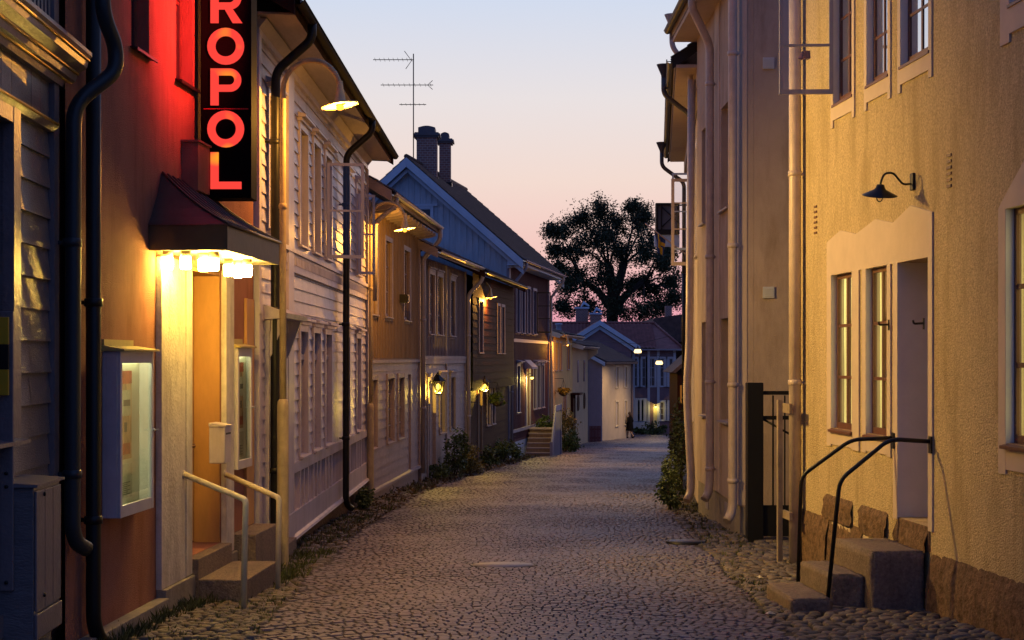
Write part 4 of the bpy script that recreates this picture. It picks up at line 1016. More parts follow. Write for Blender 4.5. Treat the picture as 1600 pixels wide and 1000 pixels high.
# stairs to the red house door
s0=fE.uY(65.35); T = thing('wooden_stairs', fE.p(s0+.8,.55,gz(66)), 'grey wooden steps with a pale side railing below the red house door', 'stairs')
zt=-.60; g0=gz(65.4)-.03; nst=6; hs=(zt-g0)/nst
for k in range(nst):
    b = MB(fE); b.box(s0+k*.24-(.03 if k<nst else 0),s0+(k+1)*.24+(1.5 if k==nst-1 else 0),.075,1.12,g0+hs*(k+1)-.05,g0+hs*(k+1)); b.cm=1; b.box(s0+k*.24,s0+k*.24+.03,.085,1.11,g0+hs*k,g0+hs*(k+1)-.05); b.build('step',[M_B2,M_B1],T)
b = MB(fE); b.box(s0+1.2,s0+2.9,.09,1.1,g0-.3,zt-.06); b.build('base',M_B1,T)
b = MB(fE); w0,w1=1.13,1.19
b.prism([(s0-.02,g0-.1),(s0-.02,g0+.55),(s0+1.3,zt+.95),(s0+2.9,zt+.95),(s0+2.9,zt+.72),(s0+1.4,zt+.72),(s0+.15,g0+.3),(s0+.15,g0-.1)],w0,w1)
for k in range(12): u=s0+.28+k*.2; zt2=min(zt+.73,g0+.3+(u-s0-.15)*.98); b.box(u-.03,u+.03,w0+.015,w1-.015,g0-.2,zt2)
b.box(s0+2.85,s0+2.93,w0-.02,w1+.02,g0-.3,zt+1.0); b.box(s0-.05,s0+.06,w0-.03,w1+.03,g0-.1,g0+.62); b.build('railing',M_Ew,T)

# ------------------------------------------------------------------ ochre house and cream annexe beyond
fF = facade(1137,20367,72.95,84); lF=fF.len
Fh = thing('rendered_house', fF.p(lF/2,0,gz(78)), 'low ochre yellow house lit by a lamp, with a hanging flower basket', 'house')
upF = [(a,c,1.75,3.05) for a,c,_,_ in rects(fF,[(861,865,0,1),(867.5,871,0,1),(874,877,0,1),(886,889.5,0,1)])]; loF=[(a,c,-.6,.6) for a,c,_,_ in rects(fF,[(880,884,0,1)])]
b = MB(fF); b.box(0,lF,-5,-.15,-3,3.4); wall_holes(b,0,lF,-3,3.4,upF+loF,0,.15); b.build('wall',M_F,Fh)
for o in upF+loF: win(fF,Fh,*o,depth=.07,cas=.1,cw=.04,cols=2,rows=3,m_cas=M_C2,pane=M_dull,sill=.08)
roof(fF,Fh,0,lF,.5,3.42,3.6,.25,M_tile,M_under,M_lilac_pipe,verge=M_Et)
downpipe(fF,Fh,[(.15,.12,3.2),(.15,.12,-2)],.06,M_cream_pipe)
u=fF.up(893.5); b = MB(fF); b.box(u-.5,u+.5,-.02,.1,-2.6,.2); b.box(u-.62,u-.5,-.02,.14,-2.6,.4); b.box(u+.5,u+.62,-.02,.14,-2.6,.4); b.box(u-.8,u+.8,-.02,.5,.4,.5); b.build('porch',M_D,Fh)
fG = facade(1137,20367,84.1,93); lG=fG.len
Gh = thing('annexe', fG.p(lG/2,0,gz(88)), 'cream boarded annexe with a round window at the bend of the street', 'house')
b = MB(fG); b.box(0,lG,-5,0,-3.2,2.9); battens(b,.1,lG-.1,-2.6,2.85,[],.4,bw=.07); b.build('wall',M_F2,Gh)
for k in range(2):
    u = lG*(.3+.42*k); b = MB(fG); b.box(u-.45,u+.45,-.02,.045,1.0,2.2); b.build('window',M_dull,Gh)
    b = MB(fG); b.lathe(fG.p(u,.02,-.1),[(.0,.05),(.36,.05),(.42,.06),(.46,.03),(.46,0)],18,fG.W); b.build('round_window',M_D,Gh)
roof(fG,Gh,0,lG,.55,2.95,3.2,.25,M_tile,M_under,M_lilac_pipe,verge=M_Et)
b = MB(fG); b.prism_u([(.03,2.85),(.6,2.9),(.6,2.6),(.03,2.2)],lG-.1,lG+.05); b.build('eave_bracket',M_F2,Gh)

# white boarded lean-to and its dark red fence
T = thing('lean_to', (PX(930,94.5),95,gz(94)), 'white boarded lean-to facing the street bend, left of the beige house', 'shed')
xa,xb=PX(917,94.5),PX(941,94.5); b = MB(); b.prism([(xa,gz(94)-.3),(xb,gz(94)-.3),(xb,PZ(567,94.5)),(xa,PZ(551,94.5))],94.5,98)
k=xa+.1
while k<xb-.05: b.box(k,k+.05,94.47,94.5,gz(94)-.1,PZ(568,94.5)-.05); k+=.16
b.build('wall',M_Ew,T); b = MB(); b.prism([(xa-.2,PZ(548,94.5)),(xb+.15,PZ(566,94.5)),(xb+.15,PZ(572,94.5)),(xa-.2,PZ(554,94.5))],94.2,98.2); b.build('bargeboard',M_Et,T)
T = thing('fence', (PX(930,93.8),93.8,gz(94)), 'short dark red board fence in front of the white lean-to', 'fence')
b = MB(); xa,xb=PX(921,93.8),PX(939,93.8); n=8
for k in range(n): x=xa+(xb-xa)*k/n; b.box(x,x+(xb-xa)/n-.012,93.8,93.83,gz(94)-.1,gz(94)+.95)
b.build('board',M_Ef,T); b = MB(); b.box(xa,xb,93.831,93.87,gz(94)+.2,gz(94)+.3); b.box(xa,xb,93.831,93.87,gz(94)+.7,gz(94)+.8); b.build('rail',M_Ef,T)

# beige rendered house at the bend
fH = Fr((PX(940,97.2),97.2),(PX(986,104.5),104.5),'L'); lH=fH.len
T = Hb = thing('rendered_house', fH.p(lH/2,0,gz(100)), 'beige rendered corner house with a low hipped roof, behind the walking person', 'house')
zt=PZ(566,99); opsH=[(lH*f0-.36,lH*f0+.36,z0,z1) for f0 in (.50,.80) for z0,z1 in ((-1.95,-.45),(.45,1.75))]
b = MB(fH); b.box(0,lH,-6,-.12,-4,zt); wall_holes(b,0,lH,-4,zt,opsH,0,.12); b.build('wall',M_G,T)
for o in opsH: win(fH,T,*o,depth=.05,cas=.12,cw=.03,cols=2,rows=2,m_cas=M_F2,pane=M_palepane,sill=.06)
b = MB(fH); e=.35; A,Bq,Cq,Dq=(-e,e,zt),(lH+e,e,zt),(lH+e,-6,zt),(-e,-6,zt); r0,r1=(1.2,-2.4,zt+1.35),(lH-1.6,-2.4,zt+1.35)
b.q(A,r0,r1,Bq); b.q(Bq,r1,Cq); b.q(Dq,r0,A); b.q(Cq,r1,r0,Dq); b.q(A,Bq,Cq,Dq); b.cm=1; pantiles(b,-.1,lH+.1,e+.02,zt+.03,-2.3,zt+1.36,.26,.4,.02)
b.box(-e,lH+e,e-.01,e+.03,zt-.12,zt+.02); b.build('roof',[M_tile,M_tile],T)
downpipe(fH,T,[(lH-.15,.12,zt),(lH-.15,.12,-3)],.06,M_C1)

# plum house closing the view, with a gabled wing
Y=113.5; xa,xb=PX(850,Y),PX(1056,Y); zE=PZ(544,Y); zR=PZ(506,Y+3)
T = Hp = thing('wooden_house', ((xa+xb)/2,Y,gz(112)), 'long plum coloured house with red tiled roof closing the end of the street', 'house')
fP = Fr((xa,Y),(xb,Y),'R'); fP.W=Vector((0,-1,0)); fP.flip=True
wU=[(PX(a,Y)-xa-.26,PX(a,Y)-xa+.26,PZ(604,Y),PZ(560,Y)) for a in (995.5,1003.5,1017.5,1037,1046)]; wL=[(PX(a,Y)-xa-.26,PX(a,Y)-xa+.26,PZ(657,Y),PZ(628,Y)) for a in (997,1005,1037,1046)]; dP=(PX(1021,Y)-xa,PX(1028,Y)-xa,PZ(669,Y),PZ(632,Y))
b = MB(fP); b.box(0,xb-xa,-7,-.13,-5,zE); wall_holes(b,0,xb-xa,-5,zE,wU+wL+[dP],0,.13); b.build('wall',M_H,T)
for o in wU+wL: win(fP,T,*o,depth=.06,cas=.12,cw=.03,cols=2,rows=3,m_cas=M_Hw,pane=M_dull,sill=.06)
b = MB(fP); b.box(dP[0],dP[1],-.12,-.06,dP[2],dP[3]); b.build('door',mat('pale_door_paint',(.6,.55,.35),.6),T)
b = MB(fP); b.box(PX(988,Y)-xa,PX(1013,Y)-xa,-.01,.03,gz(113),PZ(622,Y)); 
for a in (990,1013.5,1028.5,1054): u=PX(a,Y)-xa; b.box(u-.09,u+.09,-.01,.05,gz(113),zE)
b.build('trim',M_Hw,T)
b = MB(fP); b.prism_u([(.4,zE-.08),(-3.5,zR),(-7.4,zE-.08)],-.3,xb-xa-1.2); b.q((xb-xa-1.2,.4,zE-.08),(xb-xa+.5,.4,zE-.08),(xb-xa-1.2,-3.5,zR)); b.q((xb-xa+.5,.4,zE-.08),(xb-xa+.5,-7.4,zE-.08),(xb-xa-1.2,-3.5,zR)); b.cm=1
pantiles(b,-.3,xb-xa-1.4,.45,zE,-3.5,zR+.05,.27,.4,.03,.03); b.tube([(xb-xa-1.2,-3.5,zR+.05),(xb-xa+.5,.42,zE)],.08,8); b.tube([(-.3,-3.5,zR+.08),(xb-xa-1.2,-3.5,zR+.08)],.1,8); rP=b.build('roof',[M_tileR,M_tileR],T)
b = MB(fP); b.box(-.3,xb-xa+.5,.40,.46,zE-.16,zE-.05); b.build('gutter',M_lilac_pipe,T)
Yw=108.0; xw0,xw1,xm=PX(893,Yw),PX(1000,Yw),PX(937,Yw); za,zl,zrr2=PZ(500.5,Yw),PZ(528,Yw),PZ(541,Yw)
b = MB(); b.prism([(xw0+.3,-5),(xw1-.6,-5),(xw1-.6,zrr2+.1),(xm,za-.4),(xw0+.3,zl-.3)],Yw,Y+1); b.build('gabled_wing',M_H,T)
b = MB(); b.prism([(xm,za),(xw1,zrr2),(xw1,zrr2-.3),(xm,za-.34)],Yw-.35,Yw-.29); b.prism([(xm-.002,za),(xm-.002,za-.34),(xw0,zl-.34),(xw0,zl)],Yw-.35,Yw-.29); b.prism([(xm,za-.36),(xw1-.1,zrr2-.33),(xw1-.1,zrr2-.58),(xm,za-.62)],Yw-.15,Yw-.08); b.prism([(xm-.002,za-.36),(xm-.002,za-.62),(xw0+.1,zl-.62),(xw0+.1,zl-.36)],Yw-.15,Yw-.08)
b.build('bargeboard',M_Et,T)
b = MB(); fw_=WF
for (x0_,z0_,x1_,z1_) in ((xm,za,xw1,zrr2),(xw0,zl,xm,za)):
    b.prism([(x0_,z0_-.01),(x1_,z1_-.01),(x1_,z1_-.12),(x0_,z0_-.12)],Yw-.28,Y+3.4)
b.build('wing_roof',M_tileR,T)
for pa,pb,pt,YY in ((900,919,478,117),(923,939,487,116)):
    xa_,xb_=PX(pa,YY),PX(pb,YY); zt_=PZ(pt,YY); b = MB(); b.box(xa_,xb_,YY,YY+.8,zt_-2.2,zt_-.2); o=b.build('chimney',M_brick,rP)
    b = MB(); b.box(xa_-.08,xb_+.08,YY-.08,YY+.88,zt_-.199,zt_-.08); b.tube([(xb_-.5,YY+.4,zt_-.05),(xb_-.3,YY+.4,zt_+.25),(xb_+.1,YY+.4,zt_-.0)],[.05,.12,.05],8,True); b.build('chimney_cap',M_Et,o)
YY=113; x=PX(873,YY); b=MB(); b.lathe((x,YY,PZ(522,YY)),[(.2,0),(.2,.65),(.26,.66),(.26,.74),(0,.76)],12); b.build('flue_pipe',M_Et,rP)
# dark houses farther right
T = thing('dark_house',(PX(1035,124),124,gz(120)),'dark roofed house just right of the plum house, below the tree','house')
b = MB(); b.box(PX(1005,124),PX(1085,124),124,132,-4,PZ(532,124)); b.build('wall',M_D,T)
b = MB(); xa_,xb_=PX(1000,124),PX(1090,124); b.prism([(xa_,PZ(534,124)),(xb_,PZ(534,124)),(PX(1075,124),PZ(490,124)),(PX(1022,124),PZ(497,124))],123.6,132.4); r_=b.build('roof',M_tile,T)
b = MB(); b.box(PX(1040,126),PX(1050,126),126,126.8,PZ(510,126),PZ(478,126)); b.build('chimney',M_brick,r_)

# ------------------------------------------------------------------ right: beige roughcast house
fR = Fr((3.632,20.1),(4.552,8.0),'L'); lR=fR.len       # u runs towards the camera, w out to the street
T = R1 = thing('roughcast_house', fR.p(lR/2,0,gz(14)), 'beige roughcast house with a lamp over its recessed doorway, nearest on the right', 'house')
uR = fR.up
def zr_(px,py): return fR.zp(uR(px),0,py)
zthr=.69
lw = [(uR(1300.5),uR(1333),1.49,3.27,.17),(uR(1355),uR(1388),1.49,3.27,.17),(uR(1404.5),uR(1452.5),zthr,3.27,.40)]
rw = (uR(1574),uR(1690),1.59,3.55,.17)
uw = [(uR(a),uR(c),z0,7.2,.2) for a,c,z0 in ((1303.5,1333,5.26),(1356,1389,5.26),(1409,1453,5.26),(1580,1660,5.26))]
b = MB(fR); wall_holes(b,0,lR,-.9,9.2,lw+[rw]+uw,0,.17); b.box(0,lR,-6,-.41,-1,9.2); 
b.box(0,lw[2][0],-.409,-.21,-.9,9.2); b.box(lw[2][1],lR,-.409,-.21,-.9,9.2); b.box(lw[2][0],lw[2][1],-.409,-.21,3.28,9.2)
b.q((0,0,-.9),(0,-.4,-.9),(0,-.4,9.2),(0,0,9.2)); b.build('wall',M_r1,T)
# smooth surrounds: lower group with its zigzag head
b = MB(fR); t=.018; zo=3.27
zig=[(uR(x),zr_(x,y)) for x,y in ((1294,379),(1315,360),(1340,365.5),(1370,342.5),(1398,348),(1425,321),(1459,331))]
b.prism(zig+[(uR(1459),zo),(uR(1294),zo)],0.0,t)
ua=[uR(1294),lw[0][0],lw[0][1],uR(1344),uR(1349),lw[1][0],lw[1][1],uR(1393.5),uR(1398),lw[2][0],lw[2][1],uR(1459)]
b.box(ua[0],ua[1],0,t,1.28,zo); b.box(ua[2],ua[3],0,t,1.28,zo); b.box(ua[4],ua[5],0,t,1.28,zo); b.box(ua[6],ua[7],0,t,1.28,zo); b.box(ua[8],ua[9],0,t,zthr-.02,zo); b.box(ua[10],ua[11],0,t,zthr-.04,zo)
b.box(ua[1],ua[2],0,t-.002,1.30,1.475); b.box(ua[5],ua[6],0,t-.002,1.30,1.475); b.build('surround',M_r1trim,T)
b = MB(fR)
for k,o in enumerate(uw[:3]):
    s0_,s1_=o[0]-.09,o[1]+.09; b.box(s0_,o[0],0,t,4.98,9); b.box(o[1],s1_,0,t,4.98,9); b.box(o[0],o[1],0,t,5.06,5.235)
o=uw[3]; b.box(o[0]-.2,o[0],0,t,4.93,9); b.box(o[0],o[1],0,t,5.0,5.235); b.box(o[1],o[1]+.2,0,t,4.93,9)
o=rw; b.box(uR(1563),o[0],0,t,1.33,3.55); b.box(o[0],o[1],0,t-.002,1.37,1.57); b.box(o[1],o[1]+.2,0,t,1.33,3.55); um=(uR(1563)+o[1]+.2)/2
b.prism([(uR(1563),3.551),(uR(1563),3.55+.02),(um,4.12),(o[1]+.2,3.57),(o[1]+.2,3.551)],0,t); b.build('surround',M_r1trim,T)
for o in lw+[rw]+uw:                                          # smooth reveals
    a,c,z0,z1,d=o
    for q0,q1 in ((a+.001,a+.004),(c-.004,c-.001)): b = MB(fR); b.box(q0,q1,-d+.01,t-.003,z0,z1); b.build('reveal',M_reveal,T)
for k,o in enumerate(lw[:2]): win(fR,T,o[0]+.004,o[1]-.004,o[2],o[3],depth=.065,cas=0,cols=2,rows=3,m_sash=M_brown,pane=M_glass,back=M_cur,sill=.05,m_sill=M_brown,bar=.025)
win(fR,T,rw[0]+.004,rw[1]-.004,rw[2],rw[3],depth=.07,cas=0,cols=2,rows=3,m_sash=M_brown,pane=M_glass,back=M_cur,sill=.06,m_sill=M_brown,bar=.03)
M_mirror = mat('sky_lit_window', (.03,.03,.04), .03, spec=1.0, var=.02)
M_mirror.node_tree.nodes['Principled BSDF'].inputs['Specular IOR Level'].default_value = 1.0
M_mirror.node_tree.nodes['Principled BSDF'].inputs['IOR'].default_value = 4.5
for k,o in enumerate(uw): win(fR,T,o[0]+.004,o[1]-.004,o[2],o[3],depth=.075,cas=0,cols=2,rows=4,m_sash=M_brown,pane=M_mirror,sill=.03,m_sill=M_brown,bar=.02)
casement(fR,T,(uw[0][0]+.02,.02),.62,5.37,7.2,R(97),M_lilac_pipe,M_thin,(.31,.7))
u=lw[2]; b = MB(fR); b.box(u[0]+.005,u[1]-.005,-.405,-.36,zthr+.01,3.26); um=(u[0]+u[1])/2
for a,c in ((u[0]+.1,um-.06),(um+.06,u[1]-.1)):
    for z0_,z1_ in ((zthr+.15,1.5),(1.6,2.5),(2.6,3.15)): b.box(a,c,-.36,-.345,z0_,z1_)
dd=b.build('door',M_brown,T)
b = MB(fR); b.box(u[0]-.0,u[1]+.03,-.36,.015,.45,zthr-.005); b.build('threshold',M_stone,T,.008)
# granite foot of the wall: rough blocks, each of its own height
rnd=random.Random(5)
def rough(u0,u1,z0,z1,w1,n=8):
    b = MB(fR); top=[]; ph=rnd.uniform(0,6)
    nn=max(4,int((u1-u0)/.05)); r_=min(.06,(u1-u0)*.15)
    us=[u0+(u1-u0)*k/nn for k in range(nn+1)]; zt=[z1-(.015 if k in(0,nn) else 0)+rnd.uniform(-.005,.005) for k in range(nn+1)]
    nz=5; i0=len(b.v)
    for j in range(nz+1):
        for k in range(nn+1):
            z=z0+(zt[k]-z0)*j/nz; edge=(j==nz)
            b.v.append(fR.p(us[k]+rnd.uniform(-.006,.006),(.004 if edge else w1+rnd.uniform(-.018,.018)),z))
    for j in range(nz):
        for k in range(nn): q=i0+j*(nn+1)+k; b.face((q,q+1,q+nn+2,q+nn+1),True)
    b.build('plinth_stone',M_stone,T)
u=.0
for a,c,z in ((1252,1296,.42),(1297,1331,.42),(1331,1349,.44)): rough(uR(a),uR(c)-.01,-.6,z,.045)
for a,c,z0_,z1_ in ((1290,1333,.42,.70),(1345,1388,.40,.70)): rough(uR(a),uR(c),z0_,z1_,.035)
rough(uR(1402),uR(1452),.0,zthr-.02,.04)
for a,c,z in ((1456,1473,.44),(1473,1530,.46),(1530,1590,.465),(1590,1660,.47),(1660,1720,.47)): rough(uR(a),uR(c)-.008,-.6,z,.05)
for a,c,z in ((1301,1330,.40),(1350,1390,.38)): b = MB(fR); b.box(uR(a),uR(c),.0,.012,-.3,z); b.build('painted_patch',M_r1trim,T)
for px,py,hh,ww in ((1484,264,.17,.055),(1275,341,.19,.06)):
    u=uR(px); z=fR.zp(u,0,py); b = MB(fR)
    for k in range(6): b.box(u-ww,u+ww,.001,.012,z-hh+k*hh/3,z-hh+k*hh/3+.026)
    b.build('wall_vent',M_brown,T)
for px,py in ((1392,507),(1447,505)):
    u=uR(px); z=fR.zp(u,0,py); b = MB(fR); b.box(u-.012,u+.012,.018,.03,z-.06,z+.05); b.bend([(u,.03,z),(u,.12,z-.005),(u,.13,z+.03)],.011,8,rad=.03); b.build('door_hook',M_black,T)
b = MB(fR); b.box(uR(1263),uR(1266),.0,.07,fR.zp(uR(1265),0,92),fR.zp(uR(1265),0,80)); b.lathe(fR.p(uR(1265),.09,fR.zp(uR(1265),0,92)),[(.06,0),(.03,.05),(.02,.07),(0,.1)],10); b.build('wall_bell',M_brown,T)
# pipes at its far corner
downpipe(fR,T,[(.16,.12,9),(.16,.12,-.25)],.075,M_cream_pipe,[(.16,.12,z) for z in (7.2,4.6,2.0)],label='wide cream downpipe at the corner of the roughcast house')
b = MB(fR); b.bend([(-.05,.08,9),(-.05,.08,-.2)],.05,12); b.build('downpipe',M_cream_pipe,T)
b = MB(fR)
for sx in (-.0,): b.box(-.02,.02,.24,.30,gz(20.2)-.05,1.78); b.box(-.055,-.02,.29,.30,gz(20.2)-.05,1.78)
b.box(-.02,.36,.20,.24,1.62,1.74); b.box(-.02,.36,.20,.24,.3,.40); b.build('pipe_guard',M_guard,T,.003)
# barn lamp over the door (not lit)
u=uR(1428); z=fR.zp(u,0,284); T2 = thing('wall_lamp', fR.p(u,0,z), 'black enamel barn lamp on a swan neck over the right hand doorway', 'lamp')
b = MB(fR); b.box(u-.045,u+.045,.001,.03,z-.085,z+.085); b.build('wall_plate',M_black,T2,.008)
b = MB(fR); b.bend([(u,.03,z-.02),(u,.11,z-.03),(u,.21,z+.09),(u,.30,z+.08),(u,.335,z-.01),(u,.335,z-.06)],.011,8,rad=.08); b.build('arm',M_black,T2)
ax=(fR.U*.25+Vector((0,0,1))).normalized(); c0_=fR.p(u-.01,.335,z-.06)
b = MB(); b.lathe(c0_,[(0,.035),(.035,.03),(.045,0),(.06,-.02),(.17,-.075),(.172,-.08),(.165,-.078),(.05,-.03),(0,-.02)],24,ax); b.build('lamp_shade',M_black,T2)
M_bulbglass=glass('clear_bulb_glass',.02,(.95,.95,.95),.06); b = MB(); b.ball(c0_-ax*.10,.035,14,10,(1,1,1.25)); b.build('bulb',M_bulbglass,T2)

# granite steps and black handrails
def step_block(pts,z0,z1,label):
    """worn granite block: finely divided, edges rubbed round and knocked about"""
    bm=bmesh.new(); c=sum((Vector((x,y,0)) for x,y in pts),Vector())/4; rnd=random.Random(int(z1*1000)+7)
    vs=[bm.verts.new((x-c.x,y-c.y,z)) for z in (0,z1-z0) for x,y in pts]
    for f in ((3,2,1,0),(4,5,6,7),(0,1,5,4),(1,2,6,5),(2,3,7,6),(3,0,4,7)): bm.faces.new([vs[k] for k in f])
    bmesh.ops.bevel(bm,geom=bm.edges[:],offset=.014,segments=2,affect='EDGES')
    bmesh.ops.subdivide_edges(bm,edges=[e for e in bm.edges if e.calc_length()>.12],cuts=9,use_grid_fill=True)
    for v in bm.verts: v.co+=Vector((rnd.gauss(0,.0035),rnd.gauss(0,.0035),rnd.gauss(0,.0028)))
    bmesh.ops.recalc_face_normals(bm,faces=bm.faces[:])
    me=bpy.data.meshes.new('stone_step'); bm.to_mesh(me); bm.free(); me.polygons.foreach_set('use_smooth',[True]*len(me.polygons)); me.materials.append(M_step)
    o=bpy.data.objects.new('stone_step',me); C.objects.link(o); o.location=(c.x,c.y,z0); tag(o,label,'step','granite steps at the right hand doorway')
def P2(px,Y): return (PX(px,Y),Y)
wl=lambda Y,off=0: 5.16-.076*Y-off
step_block([P2(1363,15.3),(wl(15.3,.045),15.32),(wl(16.45,.045),16.5),(wl(16.45,.6),16.45)],-.25,.45,'tall granite block, topmost of the three steps below the right hand door')
step_block([P2(1297,15.55),(wl(15.5,.57),15.5),(wl(16.6,.61),16.65),P2(1250,16.6)],-.25,.20,'middle granite step between the tall block and the lowest step')
step_block([P2(1237,15.05),(wl(15.1,1.0)+.02,15.12),(wl(16.2,1.0),16.25),P2(1197,16.15)],-.25,.03,'lowest granite step, at the edge of the cobbles on the right')
def brail(pts,label):
    t = thing('handrail', pts[0], label, 'handrail', 'black handrails at the right hand doorway'); b = MB(); b.bend(pts,.021,12,True,rad=.10); b.build('rail',M_black,t)
    b = MB(); c=pts[-1]; a=fR.U; b.box(c.x-.012,c.x+.004,c.y-.05,c.y+.05,c.z-.11,c.z+.05); b.build('wall_plate',M_black,t)
V3=lambda px,py,Y: Vector((PX(px,Y),Y,PZ(py,Y)))
Yw_=15.2; brail([V3(1293,940,15.28),V3(1312,750,15.28),V3(1390,686,15.25),Vector((wl(15.22,.02),15.22,PZ(690,15.22)))],'black handrail nearer the camera beside the granite steps')
brail([V3(1247,912,16.7),V3(1252,744,16.65),V3(1330,687,16.5),Vector((wl(16.35,.02),16.35,PZ(684,16.35)))],'black handrail farther from the camera beside the granite steps')

# ------------------------------------------------------------------ right: pale rendered block with three downpipes
fS = Fr((3.42,29.55),(3.452,24.2),'L'); lS=fS.len
T = R2 = thing('rendered_block', fS.p(lS/2,-.5,gz(27)), 'tall pale rendered building with cream downpipes, beyond the gated alley', 'building')
uS=fS.up; opsS=[(uS(a),uS(c),z0,z1,.2) for a,c in ((1096.5,1103.5),(1126.5,1141)) for z0,z1 in ((1.3,2.95),(4.72,6.4))]
b = MB(fS); wall_holes(b,0,lS,.06,8.5,opsS,0,.2); b.box(0,lS-.26,-6,-.21,-1.4,8.5); b.box(lS-.259,lS,-6,-.202,.06,8.5); b.q((lS,-.2,.06),(lS,0,.06),(lS,0,8.5),(lS,-.2,8.5)); b.q((0,0,.06),(0,-.2,.06),(0,-.2,8.5),(0,0,8.5)); b.build('wall',M_r2,T)
b = MB(fS); b.box(-.0,lS-.005,-.3,-.02,-1.5,.06); b.build('plinth',M_conc,T); b = MB(fS); b.box(lS-.25,lS-.02,-6,-.301,-1.5,.06); b.build('plinth',M_conc,T)
b = MB(fS)
for k in range(2): u=uS(1104+30*k); b.box(u-.2,u+.15,-.018,-.006,-.35-.08*0,-.02)
b.build('cellar_hatch',M_lilac_pipe,T)
b = MB(fS); b.box(lS-.42,lS+.012,-.1,.015,.08,8.5); b.box(uS(1118),uS(1125),-.05,.018,.08,8.5); b.build('pilaster',M_r1trim,T)
for o in opsS: win(fS,T,o[0]+.005,o[1]-.005,o[2],o[3],depth=.16,cas=0,cols=2,rows=3,m_sash=M_trimW,pane=M_dull,sill=.07,m_sill=M_lilac_pipe)
for (px,zb,zt_) in ((1147,-.15,8.4),(1111,-.06,7.6)):
    u=uS(px,.1); downpipe(fS,T,[(u,.40,8.45),(u,.12,8.1),(u,.12,zb+.25),(u+.02,.15,zb+.1),(u+.08,.22,zb)] if px>1120 else [(u+.3,.45,8.3),(u+.3,.45,8.1),(u,.12,7.55),(u,.12,zb+.3),(u+.02,.15,zb+.1),(u+.08,.22,zb)],.07,M_cream_pipe,[(u,.12,z) for z in (6.9,4.0,1.9,.45)],rad=.14)
b = MB(fS); b.box(-.3,lS+.3,-.2,.42,8.2,8.28); b.build('soffit',M_r1trim,T)
roof(fS,T,0,lS,.45,8.42,4,.7,M_tile,M_under,M_black,verge=M_lilac_pipe)
for py in (99,457):
    z=PZ(py,24.2); x=PX(1200.5,24.2); b = MB(); b.box(x-.085,x+.085,24.17,24.215,z-.085,z+.085)
    for k in range(4): b.box(x-.065,x+.065,24.160,24.172,z-.06+k*.035,z-.045+k*.035)
    b.build('wall_vent',M_Hw,T)
# alley gate
Yg=23.3; T = thing('alley_gate',(3.7,Yg,gz(23.3)),'black iron gate with a thick post closing the alley between the pale buildings','gate')
b = MB(); b.box(PX(1168,Yg),PX(1193,Yg),Yg,Yg+.22,gz(23.3)-.1,PZ(598,Yg)); b.build('post',M_black,T,.006)
b = MB(); xa,xb=PX(1193,Yg),4.9
for py in (613,652): b.box(xa,xb,Yg+.05,Yg+.09,PZ(py+4,Yg),PZ(py-2,Yg))
b.box(xa,xb,Yg+.05,Yg+.09,gz(23.3)+.05,PZ(790,Yg)); x_=PX(1209,Yg); b.box(x_-.012,x_+.012,Yg+.052,Yg+.075,PZ(790,Yg),PZ(618,Yg))
b.tube([(xa,Yg+.07,PZ(655,Yg)),(xa+.75,Yg+.07,PZ(700,Yg))],.016,8,True)
for k in range(5): x_=xa+.32+k*.22; b.box(x_-.01,x_+.01,Yg+.052,Yg+.075,PZ(790,Yg),PZ(618,Yg))
b.build('leaf',M_black,T)

# ------------------------------------------------------------------ right: house beyond with the open casements
fT = Fr((4.83,44),(3.56,30.0),'L'); lT=fT.len
T = R3 = thing('rendered_house', fT.p(lT/2,0,gz(37)), 'grey pink house with a deep eave and open casement, behind the pale rendered building', 'house')
uT=fT.uY; opsT=[(lT*.40,lT*.40+1.0,4.45,6.75,.15),(lT*.72,lT*.72+1.0,4.45,6.75,.15),(lT*.45,lT*.45+1.0,.9,2.5,.15)]
b = MB(fT); wall_holes(b,0,lT,-2,8.0,opsT,0,.15); b.box(0,lT,-6,-.16,-2,8); b.build('wall',M_r2,T)
for o in opsT: win(fT,T,*o[:4],depth=.1,cas=.1,cw=.03,cols=2,rows=3,m_cas=M_trimW,pane=M_dull,sill=.06)
b = MB(fT); b.box(-.1,lT+.2,.0,.48,7.72,7.78); b.box(-.1,lT+.2,.02,.1,7.4,7.72); b.build('soffit',M_r1trim,T)
roof(fT,T,0,lT-.2,.52,7.92,4,.7,M_tile,M_under,M_black,verge=M_black)
hu=opsT[0][0]
casement(fT,T,(hu+1.0,.06),.45,4.47,6.5,R(82),M_cream_pipe,M_thin,(.42,.72),t=.07); casement(fT,T,(hu+.02,.06),.42,4.9,6.75,R(88),M_Et,M_thin,(.5,))
M_dp=mat('dark_lead_pipe',(.05,.045,.05),.4)
def hopper(f,par,u,w,z,m,pts): 
    b = MB(f); b.lathe(f.p(u,w,z-.3),[(.05,0),(.055,.08),(.14,.28),(.15,.30),(.13,.29),(0,.1)],12); b.bend(pts,.052,10,rad=.13); b.build('rain_hopper',m,par)
def hop_at(f,par,Y,px,py,wallw,m,zend,wtop=.1,px2=None,py2=None):
    u=f.uY(Y); w=None
    lo,hi=0,1.6
    for _ in range(40):
        mid_=(lo+hi)/2
        if 800+FP*f.p(u,mid_,0).x/f.p(u,mid_,0).y>px: lo=mid_
        else: hi=mid_
    w=lo; z=PZ(py,Y); hopper(f,par,u,w,z,m,[(u,w,z-.25),(u,w,z-.62),(u,wallw,z-1.05),(u,wallw,zend)])
hop_at(fT,T,30.6,1050,22,.20,M_cream_pipe,5.0); hop_at(fT,T,33.0,1037,100,.14,M_dp,5.2); hop_at(fT,T,41.5,1034,222,.14,M_dp,4.5)
